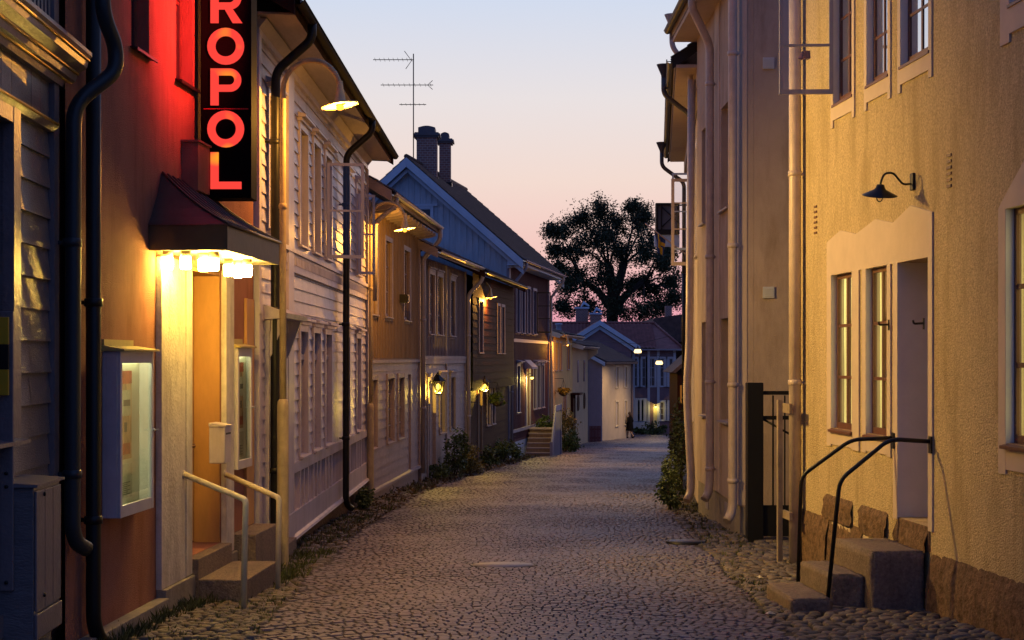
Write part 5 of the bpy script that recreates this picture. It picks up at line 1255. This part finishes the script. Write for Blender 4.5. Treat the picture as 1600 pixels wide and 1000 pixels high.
b = MB(); b.bend([V3(1081,125,30.4),V3(1077,540,30.4),V3(1073,610,30.2),V3(1077,690,30.0),V3(1080,745,29.9),V3(1079,770,29.85),V3(1073,783,29.75)],.075,12,True,rad=.3); o=b.build('downpipe',M_cream_pipe,T); o['label']='slightly crooked cream downpipe beside the dark gap'
b = MB(); b.bend([V3(1069,405,42),V3(1069,640,42)],.06,8,True); b.build('downpipe',M_black,T)
# flag and hanging box beyond
Yf=40.0; T = thing('flag',V3(1050,390,Yf),'small blue and yellow flag hanging from a slanting pole beyond the open casement','flag')
b = MB(); b.tube([V3(1078,402,Yf),V3(1030,366,Yf),V3(1008,349,Yf)],.018,8,True); b.build('flagpole',M_r1trim,T)
b = MB(); n=8; mth=10; top=[(1020,358),(1038,372)]; bot=[(1026,395),(1036,402)]
i0=len(b.v)
for j in range(mth+1):
    for k in range(n+1):
        s,t_=k/n,j/mth; px=(1022+17*s)*(1-t_)+(1027+9*s)*t_+1.3*math.sin(s*7+t_*3); py=(360+13*s)*(1-t_)+(394+6*s)*t_
        b.v.append(V3(px,py,Yf+.06*math.sin(s*9+t_*2)))
for j in range(mth):
    for k in range(n): b.cm = 1 if (abs(k-2.5-.25*j)<1.1 or (2<j<5 and k>4)) else 0; q_=i0+j*(n+1)+k; b.face((q_,q_+1,q_+n+2,q_+n+1),True,True)
b.build('flag_cloth',[mat('flag_blue',(.02,.06,.22),.7),mat('flag_yellow',(.65,.42,.03),.7)],T)
Yb=46.0; T = thing('hanging_sign',V3(1049,340,Yb),'dark framed hanging box over a pale board, projecting from the wall above the flag','sign')
b = MB(); x0_,x1_=PX(1025,Yb),PX(1062,Yb); z0_,z1_=PZ(366,Yb),PZ(317,Yb); e=.06
b.box(x0_,x0_+e,Yb,Yb+.3,z0_,z1_); b.box(x1_-e,x1_,Yb,Yb+.3,z0_,z1_); b.box(x0_+e,x1_-e,Yb,Yb+.3,z1_-e,z1_); b.box(x0_+e,x1_-e,Yb,Yb+.3,z0_,z0_+.14)
xm_=x0_+.16; b.box(xm_-.02,xm_+.02,Yb+.01,Yb+.05,z0_+.14,z1_-e); b.tube([(xm_,Yb+.03,z0_+.2),(x1_,Yb+.03,z1_-.2)],.02,6,True); b.tube([(xm_,Yb+.03,z1_-.1),(x1_,Yb+.03,z0_+.3)],.02,6,True); b.build('frame',M_black,T)
b = MB(); b.box(x0_+e,x1_-e,Yb+.1,Yb+.2,z0_+.141,z1_-e-.001); b.build('panel',mat('slate_panel',(.13,.14,.18),.4),T)
b = MB(); b.box(PX(1023,Yb),PX(1062,Yb),Yb+.05,Yb+.2,PZ(385,Yb),z0_-.02); b.build('board',M_Et,T)
b = MB(); b.tube([(x1_-.1,Yb+.15,z1_-.05),(5.6,Yb+.15,z1_-.05)],.025,6,True); b.build('bracket',M_black,T)
T = thing('dark_house',(7.4,62,gz(62)),'unlit black brown house behind the ivy on the right, with one orange window','house')
b = MB(); b.box(6.2,9.5,60.0,63.0,-4,1.9); b.prism([(6.2,1.9),(9.5,1.9),(7.9,3.3)],60.0,63.0) ; b.build('wall',M_D,T)
b = MB(); x=PX(1067,59.95); b.box(x-.1,x+.12,59.93,59.99,PZ(630,60),PZ(602,60)); b.build('window',emis('orange_window',(1,.35,.06),.22),T)
b = MB(); b.prism([(5.95,1.78),(7.9,3.48),(7.9,3.32),(6.1,1.75)],59.7,63.3); b.prism([(7.901,3.48),(9.8,1.8),(9.65,1.75),(7.901,3.32)],59.7,63.3); b.build('roof',M_tile,T)

# ------------------------------------------------------------------ street lamps
M_dish=mat('cream_lamp_enamel',(.62,.50,.28),.45)
M_lampblk=mat('lamp_enamel',(.05,.05,.045),.4)
def glow(par,loc,e,col):
    l=bpy.data.lights.new('bulb_light','POINT'); l.energy=e; l.color=col; l.shadow_soft_size=0
    lo=bpy.data.objects.new('bulb_light',l); C.objects.link(lo); lo.parent=par; lo.location=loc
M_pole=mat('lamp_pole_paint',(.46,.36,.20),.5,.2,40,.2,6,dirt=.4)
def street_lamp(reach, label):
    t=thing('street_lamp',(0,0,0),label,'street lamp','swan neck street lamps along the left side'); H=5.62
    b=MB(); b.lathe((0,0,-.1),[(.07,0),(.07,2.05),(.064,2.10),(.045,2.13)],14); p=b.build('pole_base',M_pole,t)
    b=MB(); r_=reach/2*.96; zb=5.84-r_*.15; b2=[]
    for k in range(13):
        a=math.pi-math.pi*k/12*.97; b2.append((r_+r_*math.cos(a),0,zb+(r_*1.05)*math.sin(a)))
    b.tube([(0,0,2.0),(0,0,3.4),(0,0,zb-.05)]+b2[:],[.042,.042,.038]+[.032]*13,12,True); b.lathe((0,0,4.35),[(.038,0),(.05,.01),(.05,.05),(.04,.07)],12); b.build('pole',M_pole,t)
    hx=b2[-1][0]; hz=b2[-1][2]
    hz+=.06; b=MB(); b.lathe((hx,0,hz-.28),[(.033,.30),(.04,.22),(.06,.12),(.07,.05),(.085,.03)],20); b.lathe((hx,0,hz-.28),[(.06,.032),(.23,.012),(.235,.0),(.225,-.002),(.06,.016),(0,.016)],28,Vector((-.16,0,1))); b.build('lamp_shade',M_dish,t)
    b=MB(); b.ball((hx,0,hz-.295),.05,14,10,(1,1,.9)); b.build('bulb',L_sod,t)
    l=bpy.data.lights.new('lamp_light','SPOT'); l.energy=2100; l.color=(1,.62,.16); l.shadow_soft_size=.17; l.spot_size=R(104); l.spot_blend=.8
    lo=bpy.data.objects.new('lamp_light',l); C.objects.link(lo); lo.parent=t; lo.location=(hx+.03,0,hz-.39); lo.rotation_euler=Vector((.93,.10,-.33)).to_track_quat('-Z','Y').to_euler()
    glow(t,(hx,0,hz-.385),260,(1,.42,.05))
    return t
SL=[(442,19.55,.66,'street lamp nearest the camera, arched over the white house wall'),(579,32.9,.70,'street lamp in front of the ochre boarded house, second along the row'),(733,53.0,.74,'street lamp before the dark red timber house, third along the row'),(863,72.9,.62,'street lamp at the corner of the ochre yellow rendered house, fourth along the row')]
proto=street_lamp(.74,SL[0][3])
for i,(px,Y,re,lab) in enumerate(SL):
    o=proto if i==0 else copy_tree(proto); x=PX(px,Y); o.location=(x,Y,gz(Y)-(.75 if i==3 else 0)); o['label']=lab
    o.rotation_euler=(0,0,R((-6,-4,-2,10)[i]))
# wall lanterns
M_lglass=glass('lantern_glass',.15,(1,.95,.7),.02)
def lantern(loc,W,label,lit=True,s=1.0):
    t=thing('lantern',loc,label,'lantern','wall lanterns'); o=Vector(loc); c=o+W*.22*s
    b=MB(); b.bend([o+W*.01,o+W*.12*s+Vector((0,0,.16*s)),c+Vector((0,0,.30*s)),c+Vector((0,0,.22*s))],.012*s,8,True); b.box(o.x-.04*s,o.x+.03*s,o.y-.04*s,o.y+.04*s,o.z-.08*s,o.z+.08*s); b.build('bracket',M_black,t)
    b=MB(); b.lathe(c,[(.0,.25*s),(.03*s,.24*s),(.06*s,.2*s),(.17*s,.11*s),(.175*s,.095*s),(.0,.10*s)],6,smooth=False); b.lathe(c,[(0,-.205*s),(.05*s,-.2*s),(.08*s,-.175*s),(.08*s,-.165*s),(0,-.164*s)],6,smooth=False)
    for k in range(6):
        a=2*math.pi*k/6; ax=Vector((1,0,0)); x_=Vector((0,0,1)).orthogonal().normalized(); y_=Vector((0,0,1)).cross(x_); d=x_*math.cos(a)+y_*math.sin(a)
        b.tube([c+d*.075*s+Vector((0,0,-.17*s)),c+d*.15*s+Vector((0,0,.10*s))],.008*s,5,True)
    b.build('frame',M_black,t)
    b=MB(); b.lathe(c,[(.068*s,-.163*s),(.142*s,.093*s)],6,smooth=False); b.build('pane',M_lglass,t)
    if lit: b=MB(); b.ball(c+Vector((0,0,-.02*s)),.05*s,12,8,(1,1,1.3)); b.build('bulb',L_lan,t); glow(t,W*.22*s+Vector((0,0,-.125*s)),75*s,(1,.66,.12))
    return t
u=fCc.up(668); lantern(fCc.p(u,.02,PZ(603,42.9)),fCc.W,'brightly glowing lantern on the taupe house, over its door',s=1.25)
u=fD.up(745.5); lantern(fD.p(u,.02,PZ(602,53.2)),fD.W,'dimmer lantern on the dark red timber house, above the hanging basket',s=1.1)
# door lamp of the red house and of the plum house
def door_lamp(c,W,label,s=1.0,L=L_door,e=110):
    t=thing('wall_lamp',c,label,'lamp'); o=Vector(c); b=MB(); b.bend([o,o+W*.12+Vector((0,0,.12)),o+W*.25+Vector((0,0,.10)),o+W*.25],.014,8,True,rad=.06); b.lathe(o+W*.25,[(0,.05),(.03,.04),(.12*s,-.02),(.125*s,-.03),(0,.0)],14); b.build('bracket',M_black,t)
    b=MB(); b.ball(o+W*.25-Vector((0,0,.05)),.07*s,12,8); b.build('bulb',L,t); glow(t,W*.26-Vector((0,0,.14*s)),e,(1,.72,.16))
u=fE.uY(65.75); door_lamp(fE.p(u,.05,PZ(588,65.8)),fE.W,'bare glowing lamp beside the red house door above the wooden steps')
door_lamp(Vector((PX(1024,113.4),113.4,PZ(634,113.4))),Vector((0,-1,0)),'small glowing lamp over the door of the plum house',1.3,emis('plum_door_bulb',(1,.72,.2),4),14)
# lamps hung over the bend on wires
for px,py,Y,lab in ((996.5,549,97,'left one of the two white hanging street lamps at the bend'),(1030,567,101,'right one of the two white hanging street lamps at the bend')):
    x=PX(px,Y); z=PZ(py,Y); t=thing('hanging_lamp',(x,Y,z),lab,'street lamp','hanging lamps over the bend')
    b=MB(); b.lathe((x,Y,z),[(.0,.30),(.06,.29),(.08,.2),(.26,.16),(.29,.13),(.0,.14)],16); b.build('lamp_shade',M_lampblk,t)
    b=MB(); b.lathe((x,Y,z),[(.0,.13),(.17,.128),(.24,-.02),(.20,-.10),(0,-.11)],16); b.build('diffuser',L_hang,t)
    l=bpy.data.lights.new('lamp_light','SPOT'); l.energy=480; l.color=(1,.68,.34); l.shadow_soft_size=.05; l.spot_size=R(150); l.spot_blend=.8; lo=bpy.data.objects.new('lamp_light',l); C.objects.link(lo); lo.parent=t; lo.location=(0,0,-.16)
    b=MB(); sx=x-3.2 if px<1000 else x-3.0; b.tube([(x,Y,z+.29),(x,Y,z+.45)],.014,6,True); b.tube([(sx,Y+4,z+.75),(x,Y,z+.45),(x+2.6,Y-1.0,z+1.1)],.011,5,True); b.build('wire',M_black,t)

# ------------------------------------------------------------------ plants
shrub('shrub',(PX(712,45.2),45.2,gz(45.2)),(.36,.5,.72),1500,.085,'tall loose green shrub in front of the taupe house',seed=3,clumps=30)
shrub('shrub',(PX(738,47.8),47.8,gz(47.8)),(.42,.7,.42),1500,.085,'yellowing low shrub right of the tall one by the taupe house',seed=4,m=M_leafY)
shrub('shrub',(PX(685,44.6),43.6,gz(43.6)),(.35,.5,.22),900,.08,'low dark plants at the foot of the lantern house',seed=5)
shrub('shrub',(PX(786,57.5),57.5,gz(57.5)),(.65,1.1,.40),2000,.09,'dark dense bush before the dark red timber house',seed=6,clumps=26)
shrub('shrub',(PX(765,53.5),53.5,gz(53.5)),(.35,.6,.36),900,.09,'small dark bush under the hanging basket',seed=16)
shrub('shrub',(PX(853,67.6),67.6,gz(66)+.75),(.40,.45,.42),1000,.1,'potted green bush on the landing of the wooden steps',seed=7)
shrub('flowering_shrub',(PX(882,71.5),71.8,gz(71.8)),(.6,.8,.95),2300,.10,'tall yellow leaved shrub right of the wooden steps',seed=8,m=M_leafY,clumps=30)
shrub('shrub',(PX(893,69.8),70.6,gz(70.6)),(.45,.6,.5),1100,.11,'green bush at the foot of the yellow shrub',seed=18)
shrub('climbing_plant',(PX(1053,31.6),32.2,gz(32)),(.18,.6,.55),1000,.065,'dark climbing plant beside the crooked downpipe on the right',cat='plant',seed=9,clumps=36)
shrub('climbing_plant',(PX(1062,38.5),38.5,gz(38.5)),(.26,.7,1.05),1300,.08,'tall ivy on the dark gap at the right edge of the street',cat='plant',seed=10,m=M_leafD,clumps=40)
shrub('shrub',(PX(1050,30.6),30.6,gz(30.6)),(.26,.45,.30),1100,.07,'low weedy bush on the right kerb below the climbing plant',seed=11)
shrub('shrub',(PX(566,30.5),31.0,gz(31)),(.16,.7,.20),900,.07,'dark weeds along the foot of the white clapboard house',seed=12)
shrub('shrub',(PX(1026,112.5),112,gz(112)),(1.0,.5,.45),900,.16,'round clipped bush by the plum house door',seed=13)
shrub('shrub',(PX(1001,112),111.5,gz(112)),(.9,.5,.25),600,.16,'low dark plants along the plum house wall',seed=14)
def basket(loc,label,m,seed,anchor):
    t=thing('hanging_basket',loc,label,'flower basket'); o=Vector(loc); rnd=random.Random(seed)
    b=MB(); b.lathe(o,[(0,-.16),(.12,-.13),(.2,-.03),(.22,.02),(0,.02)],14); b.build('basket',M_bark,t)
    b=MB(); leafmass(b,o+Vector((0,0,.1)),(.30,.30,.20),900,.09,rnd,14); b.build('foliage',m,t)
    b=MB()
    for d in ((.18,0),(-.18,0),(0,.18)): b.tube([o+Vector((d[0],d[1],.02)),o+Vector((0,0,.62))],.008,5,True)
    b.bend([o+Vector((0,0,.62)),o+Vector((0,0,.68)),anchor],.012,6,True); b.build('bracket',M_black,t)
p=fD.uY(55.0); c=fD.p(p,.36,PZ(628,55)); basket(c,'dark flower basket hanging before the dark red timber house',M_leaf,31,fD.p(p,.0,c.z+.68))
p=fF.uY(75.5); c=fF.p(p,.40,PZ(614,75.5)); basket(c,'yellow lit flower basket hanging on the ochre house',M_leafY,32,fF.p(p,.0,c.z+.68))

# the big tree beyond the roofs
def big_tree():
    rnd=random.Random(42); Yt=142.0; s=Yt/FP; T=thing('broadleaf_tree',(PX(957,Yt),Yt,gz(142)),'big dark tree against the pink sky at the end of the street','tree')
    wood=MB(); lf=MB(); base=Vector((PX(957,Yt),Yt,gz(142)-.3)); lobes=[]
    for px,py,r_ in ((875,362,26),(862,366,14),(905,345,26),(935,335,24),(965,345,24),(1000,340,26),(1010,335,16),(985,330,14),(1025,375,26),(895,395,30),(930,385,34),(965,395,36),(1000,400,32),(1035,415,26),(1050,440,22),(905,435,34),(940,440,32),(985,445,36),(1020,450,30),(885,450,26),(880,480,24),(920,480,30),(965,485,34),(1005,490,30),(1040,480,26),(1055,465,16),(872,425,16),(868,395,12),(950,360,24),(1045,395,14)):
        lobes.append((Vector((PX(px,Yt),Yt+rnd.uniform(-4,4),PZ(py,Yt))),r_*s))
    fork=Vector((PX(956,Yt),Yt,PZ(478,Yt))); wood.tube([base,base.lerp(fork,.6)+Vector((.1,0,0)),fork],[.75,.6,.5],10,True)
    hubs=[fork+Vector((PX(952,Yt)-PX(956,Yt),.3,(478-415)*s)),fork+Vector((PX(975,Yt)-PX(956,Yt),-.5,(478-410)*s)),fork+Vector((PX(915,Yt)-PX(956,Yt),.8,(478-440)*s)),fork+Vector((PX(1005,Yt)-PX(956,Yt),-.6,(478-440)*s))]
    for h,r_ in zip(hubs,(.36,.36,.26,.24)): wood.tube([fork-Vector((0,0,.3)),fork.lerp(h,.5)+Vector((rnd.uniform(-.2,.2),0,.2)),h],[.42,r_+.05,r_],8,True)
    for c,r_ in lobes:
        h=min(hubs,key=lambda q:(q-c).length+ (3 if q.z>c.z+1 else 0)); m_=h.lerp(c,.55)+Vector((rnd.uniform(-.4,.4),rnd.uniform(-.4,.4),.35)); wood.tube([h-Vector((0,0,.2)),m_,c],[.12,.075,.025],6,True)
        nt=int(7+r_*6)
        for _ in range(nt):
            d=Vector((rnd.gauss(0,1),rnd.gauss(0,1),rnd.gauss(.15,.8))).normalized(); e=c+d*r_*rnd.uniform(.35,1.25); wood.tube([c.lerp(m_,rnd.uniform(0,.5)),c.lerp(e,.5)+Vector((0,0,.08)),e],[.045,.028,.012],4,True,cap=False)
            for _ in range(120):
                q=c.lerp(e,rnd.uniform(.25,1.08))+Vector((rnd.gauss(0,.27),rnd.gauss(0,.35),rnd.gauss(0,.24))); leaf(lf,q,rnd.uniform(.12,.25),rnd)
    for _ in range(7500):
        c,r_=rnd.choice(lobes); d=Vector((rnd.gauss(0,1),rnd.gauss(0,1),rnd.gauss(0,1))).normalized()*r_*1.35*rnd.random()**.6; leaf(lf,c+d,rnd.uniform(.12,.26),rnd)
    wood.build('trunk',M_bark,T); lf.build('crown',M_leafD,T)
big_tree()

# ------------------------------------------------------------------ the walker at the bend
def person():
    Y=103.2; o=Vector((PX(984.5,Y),Y,gz(Y)+.015)); T=thing('person',o,'person in a dark coat walking at the bend of the street','person')
    h=math.radians(-62)                                     # heading: mostly across, a little away
    f=Vector((-.82,.57,0)); s=Vector((f.y,-f.x,0))
    P=lambda a,b,z: o+f*a+s*b+Vector((0,0,z))
    J={'pel':(0,0,.92,.13),'wa':(0.02,0,1.10,.115),'ch':(.03,0,1.30,.135),'nk':(.035,0,1.45,.055),'hd':(.05,0,1.58,.085),'tp':(.045,0,1.68,.07),
       'sl':(.03,.17,1.38,.055),'el':(-.08,.22,1.12,.042),'wl':(.06,.21,.90,.032),'hl':(.10,.20,.83,.034),
       'sr':(.03,-.17,1.38,.055),'er':(.0,-.23,1.11,.042),'wr':(.14,-.20,.90,.032),'hr':(.18,-.19,.83,.034),
       'jl':(.02,.09,.86,.085),'kl':(.20,.09,.48,.058),'al':(.24,.09,.09,.038),'tl':(.40,.09,.035,.034),
       'jr':(-.02,-.09,.86,.085),'kr':(-.06,-.09,.47,.058),'ar':(-.32,-.09,.15,.038),'tr':(-.24,-.09,.03,.034)}
    E=[('pel','wa'),('wa','ch'),('ch','nk'),('nk','hd'),('hd','tp'),('ch','sl'),('sl','el'),('el','wl'),('wl','hl'),('ch','sr'),('sr','er'),('er','wr'),('wr','hr'),('pel','jl'),('jl','kl'),('kl','al'),('al','tl'),('pel','jr'),('jr','kr'),('kr','ar'),('ar','tr')]
    K=list(J); me=bpy.data.meshes.new('body'); me.from_pydata([tuple(P(*J[k][:3])-o) for k in K],[(K.index(a),K.index(b_)) for a,b_ in E],[]); me.materials.append(mat('skin_and_stockings',(.28,.17,.13),.6))
    ob=bpy.data.objects.new('body',me); C.objects.link(ob); ob.parent=T; ob.modifiers.new('skin','SKIN'); 
    for i,k in enumerate(K): me.skin_vertices[0].data[i].radius=(J[k][3],J[k][3]); me.skin_vertices[0].data[i].use_root=(k=='pel')
    sb=ob.modifiers.new('sub','SUBSURF'); sb.levels=2; sb.render_levels=2
    M_coat=mat('black_coat',(.006,.0055,.007),.9,spec=.05)
    b=MB(); prof=[(.27,.24,.50,.03),(.24,.22,.66,.02),(.20,.19,.88,.0),(.165,.175,1.08,.02),(.165,.20,1.25,.03),(.15,.215,1.36,.03),(.09,.14,1.43,.035),(.06,.07,1.47,.035)]; n=18; i0=0
    for a_,b_,z,off in prof:
        for k in range(n): t=2*math.pi*k/n; b.v.append(P(off+a_*math.cos(t),b_*math.sin(t),z+.012*math.sin(3*t)))
    for r_ in range(len(prof)-1):
        for k in range(n): j=(k+1)%n; b.face((r_*n+k,r_*n+j,(r_+1)*n+j,(r_+1)*n+k),True,True)
    for q in ('l','r'):
        pts=[P(*J[x+q][:3]) for x in ('s','e','w')]; b.tube(pts,[.075,.06,.052],10,True)
    b.build('coat',M_coat,T)
    b=MB(); b.ball(P(.03,0,1.615),.105,14,10,(1,1,1.1)); b.ball(P(-.04,0,1.53),.085,12,8,(1,1,1.3)); b.build('hair',mat('dark_hair',(.04,.022,.016),.6),T)
    b=MB()
    for q in ('l','r'): a=J['a'+q]; t_=J['t'+q]; b.tube([P(a[0]-.05,a[1],a[2]-.03),P((a[0]+t_[0])/2,a[1],(a[2]+t_[2])/2),P(t_[0]+.06,t_[1],t_[2])],[.045,.05,.035],10,True)
    b.build('shoe',M_coat,T)
person()

# metal covers in the paving
M_lid=mat('worn_steel_cover',(.16,.155,.17),.45,.3,60,.2,10,metal=.9)
for px,py,hw,hd,lab in ((787,892,.36,.17,'round pale steel cover in the middle of the near paving'),(1072,848,.25,.12,'smaller pale steel cover by the right gutter near the alley gate')):
    Y=4750/(py-640); x=PX(px,Y); crown=.05*(1-(2*((x-RL(Y))/(RR(Y)-RL(Y)))-1)**2); z=gz(Y)+max(0,crown)+.012
    z+=.016; t=thing('drain_cover',(x,Y,z),lab,'drain cover','steel covers in the paving'); n=36
    b=MB(); b.lathe((x,Y,z-.05),[(hw,0),(hw,.045),(hw-.008,.05),(0,.052)],n); b.v=[Vector((q.x,Y+(q.y-Y)*.66,q.z)) for q in b.v]; b.build('lid',M_lid,t)
    b=MB(); b.lathe((x,Y,z-.05),[(hw+.04,0),(hw+.04,.044),(hw+.006,.046),(hw+.006,0)],n); b.v=[Vector((q.x,Y+(q.y-Y)*.66,q.z)) for q in b.v]; b.build('cover_frame',M_black,t)

for px,py,r_,lab in ((1203,962,.05,'crumpled white paper scrap at the edge of the right hand cobbles'),(1187,905,.04,'small pale scrap lying on the paving before the alley')):
    Y=4750/(py-640); x=PX(px,Y); b=MB(); rnd=random.Random(px); n=9; i0=b.add([Vector((x+r_*rnd.uniform(.6,1.3)*math.cos(6.283*k/n),Y+r_*rnd.uniform(.6,1.2)*math.sin(6.283*k/n),gz(Y)+rnd.uniform(.008,.03))) for k in range(n)]+[Vector((x,Y,gz(Y)+.045)),Vector((x,Y,gz(Y)-.0))])
    for k in range(n): b.face((i0+k,i0+(k+1)%n,i0+n),False,True); b.face((i0+(k+1)%n,i0+k,i0+n+1),False,True)
    tag(b.build('paper_scrap',M_railw,None,0,(x,Y,gz(Y))),lab,'litter')

# ------------------------------------------------------------------ sky, sun, camera
w=bpy.data.worlds.new('World'); bpy.context.scene.world=w; w.use_nodes=True; N=w.node_tree.nodes; L=w.node_tree.links
bg=N['Background']; tc=N.new('ShaderNodeTexCoord'); sep=N.new('ShaderNodeSeparateXYZ'); L.new(tc.outputs['Generated'],sep.inputs[0])
def ramp(stops):
    r=N.new('ShaderNodeValToRGB'); e=r.color_ramp.elements
    while len(e)>1: e.remove(e[-1])
    e[0].position=stops[0][0]; e[0].color=(*stops[0][1],1)
    for p,c in stops[1:]: q=e.new(p); q.color=(*c,1)
    L.new(sep.outputs['Z'],r.inputs[0]); return r
front=ramp([(0,(.78,.28,.40)),(.03,(.82,.38,.46)),(.065,(.86,.55,.52)),(.11,(.86,.68,.62)),(.16,(.79,.73,.74)),(.22,(.62,.69,.84)),(.36,(.30,.38,.66)),(.6,(.14,.20,.46)),(1,(.085,.13,.36))])
back=ramp([(0,(.05,.07,.17)),(.10,(.07,.12,.33)),(.25,(.085,.15,.41)),(.5,(.085,.15,.41)),(1,(.09,.14,.39))])
mr=N.new('ShaderNodeMapRange'); mr.interpolation_type='SMOOTHSTEP'; mr.inputs['From Min'].default_value=-.75; mr.inputs['From Max'].default_value=.75; L.new(sep.outputs['Y'],mr.inputs['Value'])
mx=N.new('ShaderNodeMix'); mx.data_type='RGBA'; L.new(mr.outputs[0],mx.inputs['Factor']); L.new(back.outputs[0],mx.inputs['A']); L.new(front.outputs[0],mx.inputs['B'])
sk=N.new('ShaderNodeTexSky'); sk.sky_type='NISHITA'; sk.sun_disc=False; sk.sun_elevation=R(-2.0); sk.sun_rotation=R(12); sk.air_density=1.2
ad=N.new('ShaderNodeMix'); ad.data_type='RGBA'; ad.blend_type='ADD'; ad.inputs['Factor'].default_value=.06; L.new(mx.outputs['Result'],ad.inputs['A']); L.new(sk.outputs[0],ad.inputs['B'])
L.new(ad.outputs['Result'],bg.inputs[0]); bg.inputs[1].default_value=1.0
sl=bpy.data.lights.new('sun','SUN'); sl.energy=.05; sl.angle=R(20); sl.color=(1,.7,.6); so=bpy.data.objects.new('sun',sl); C.objects.link(so)
so.rotation_euler=(R(86),0,R(180-12)); so.location=(0,0,30)
cam=bpy.data.cameras.new('camera'); cam.lens=56.25; cam.sensor_width=36; cam.shift_y=.0375; cam.clip_end=3000; cam.clip_start=.1
co_=bpy.data.objects.new('camera',cam); C.objects.link(co_); co_.location=(0,0,CZ); co_.rotation_euler=(R(90),0,0)
sc=bpy.context.scene; sc.camera=co_
sc.view_settings.view_transform='Standard'; sc.view_settings.look='None'; sc.view_settings.exposure=0; sc.view_settings.gamma=1; sc.view_settings.use_curve_mapping=False
cy=sc.cycles; cy.use_denoising=True; cy.max_bounces=7; cy.diffuse_bounces=3; cy.glossy_bounces=4; cy.transparent_max_bounces=12; cy.sample_clamp_indirect=3; cy.use_light_tree=True
try: cy.denoiser='OPENIMAGEDENOISE'
except Exception: pass
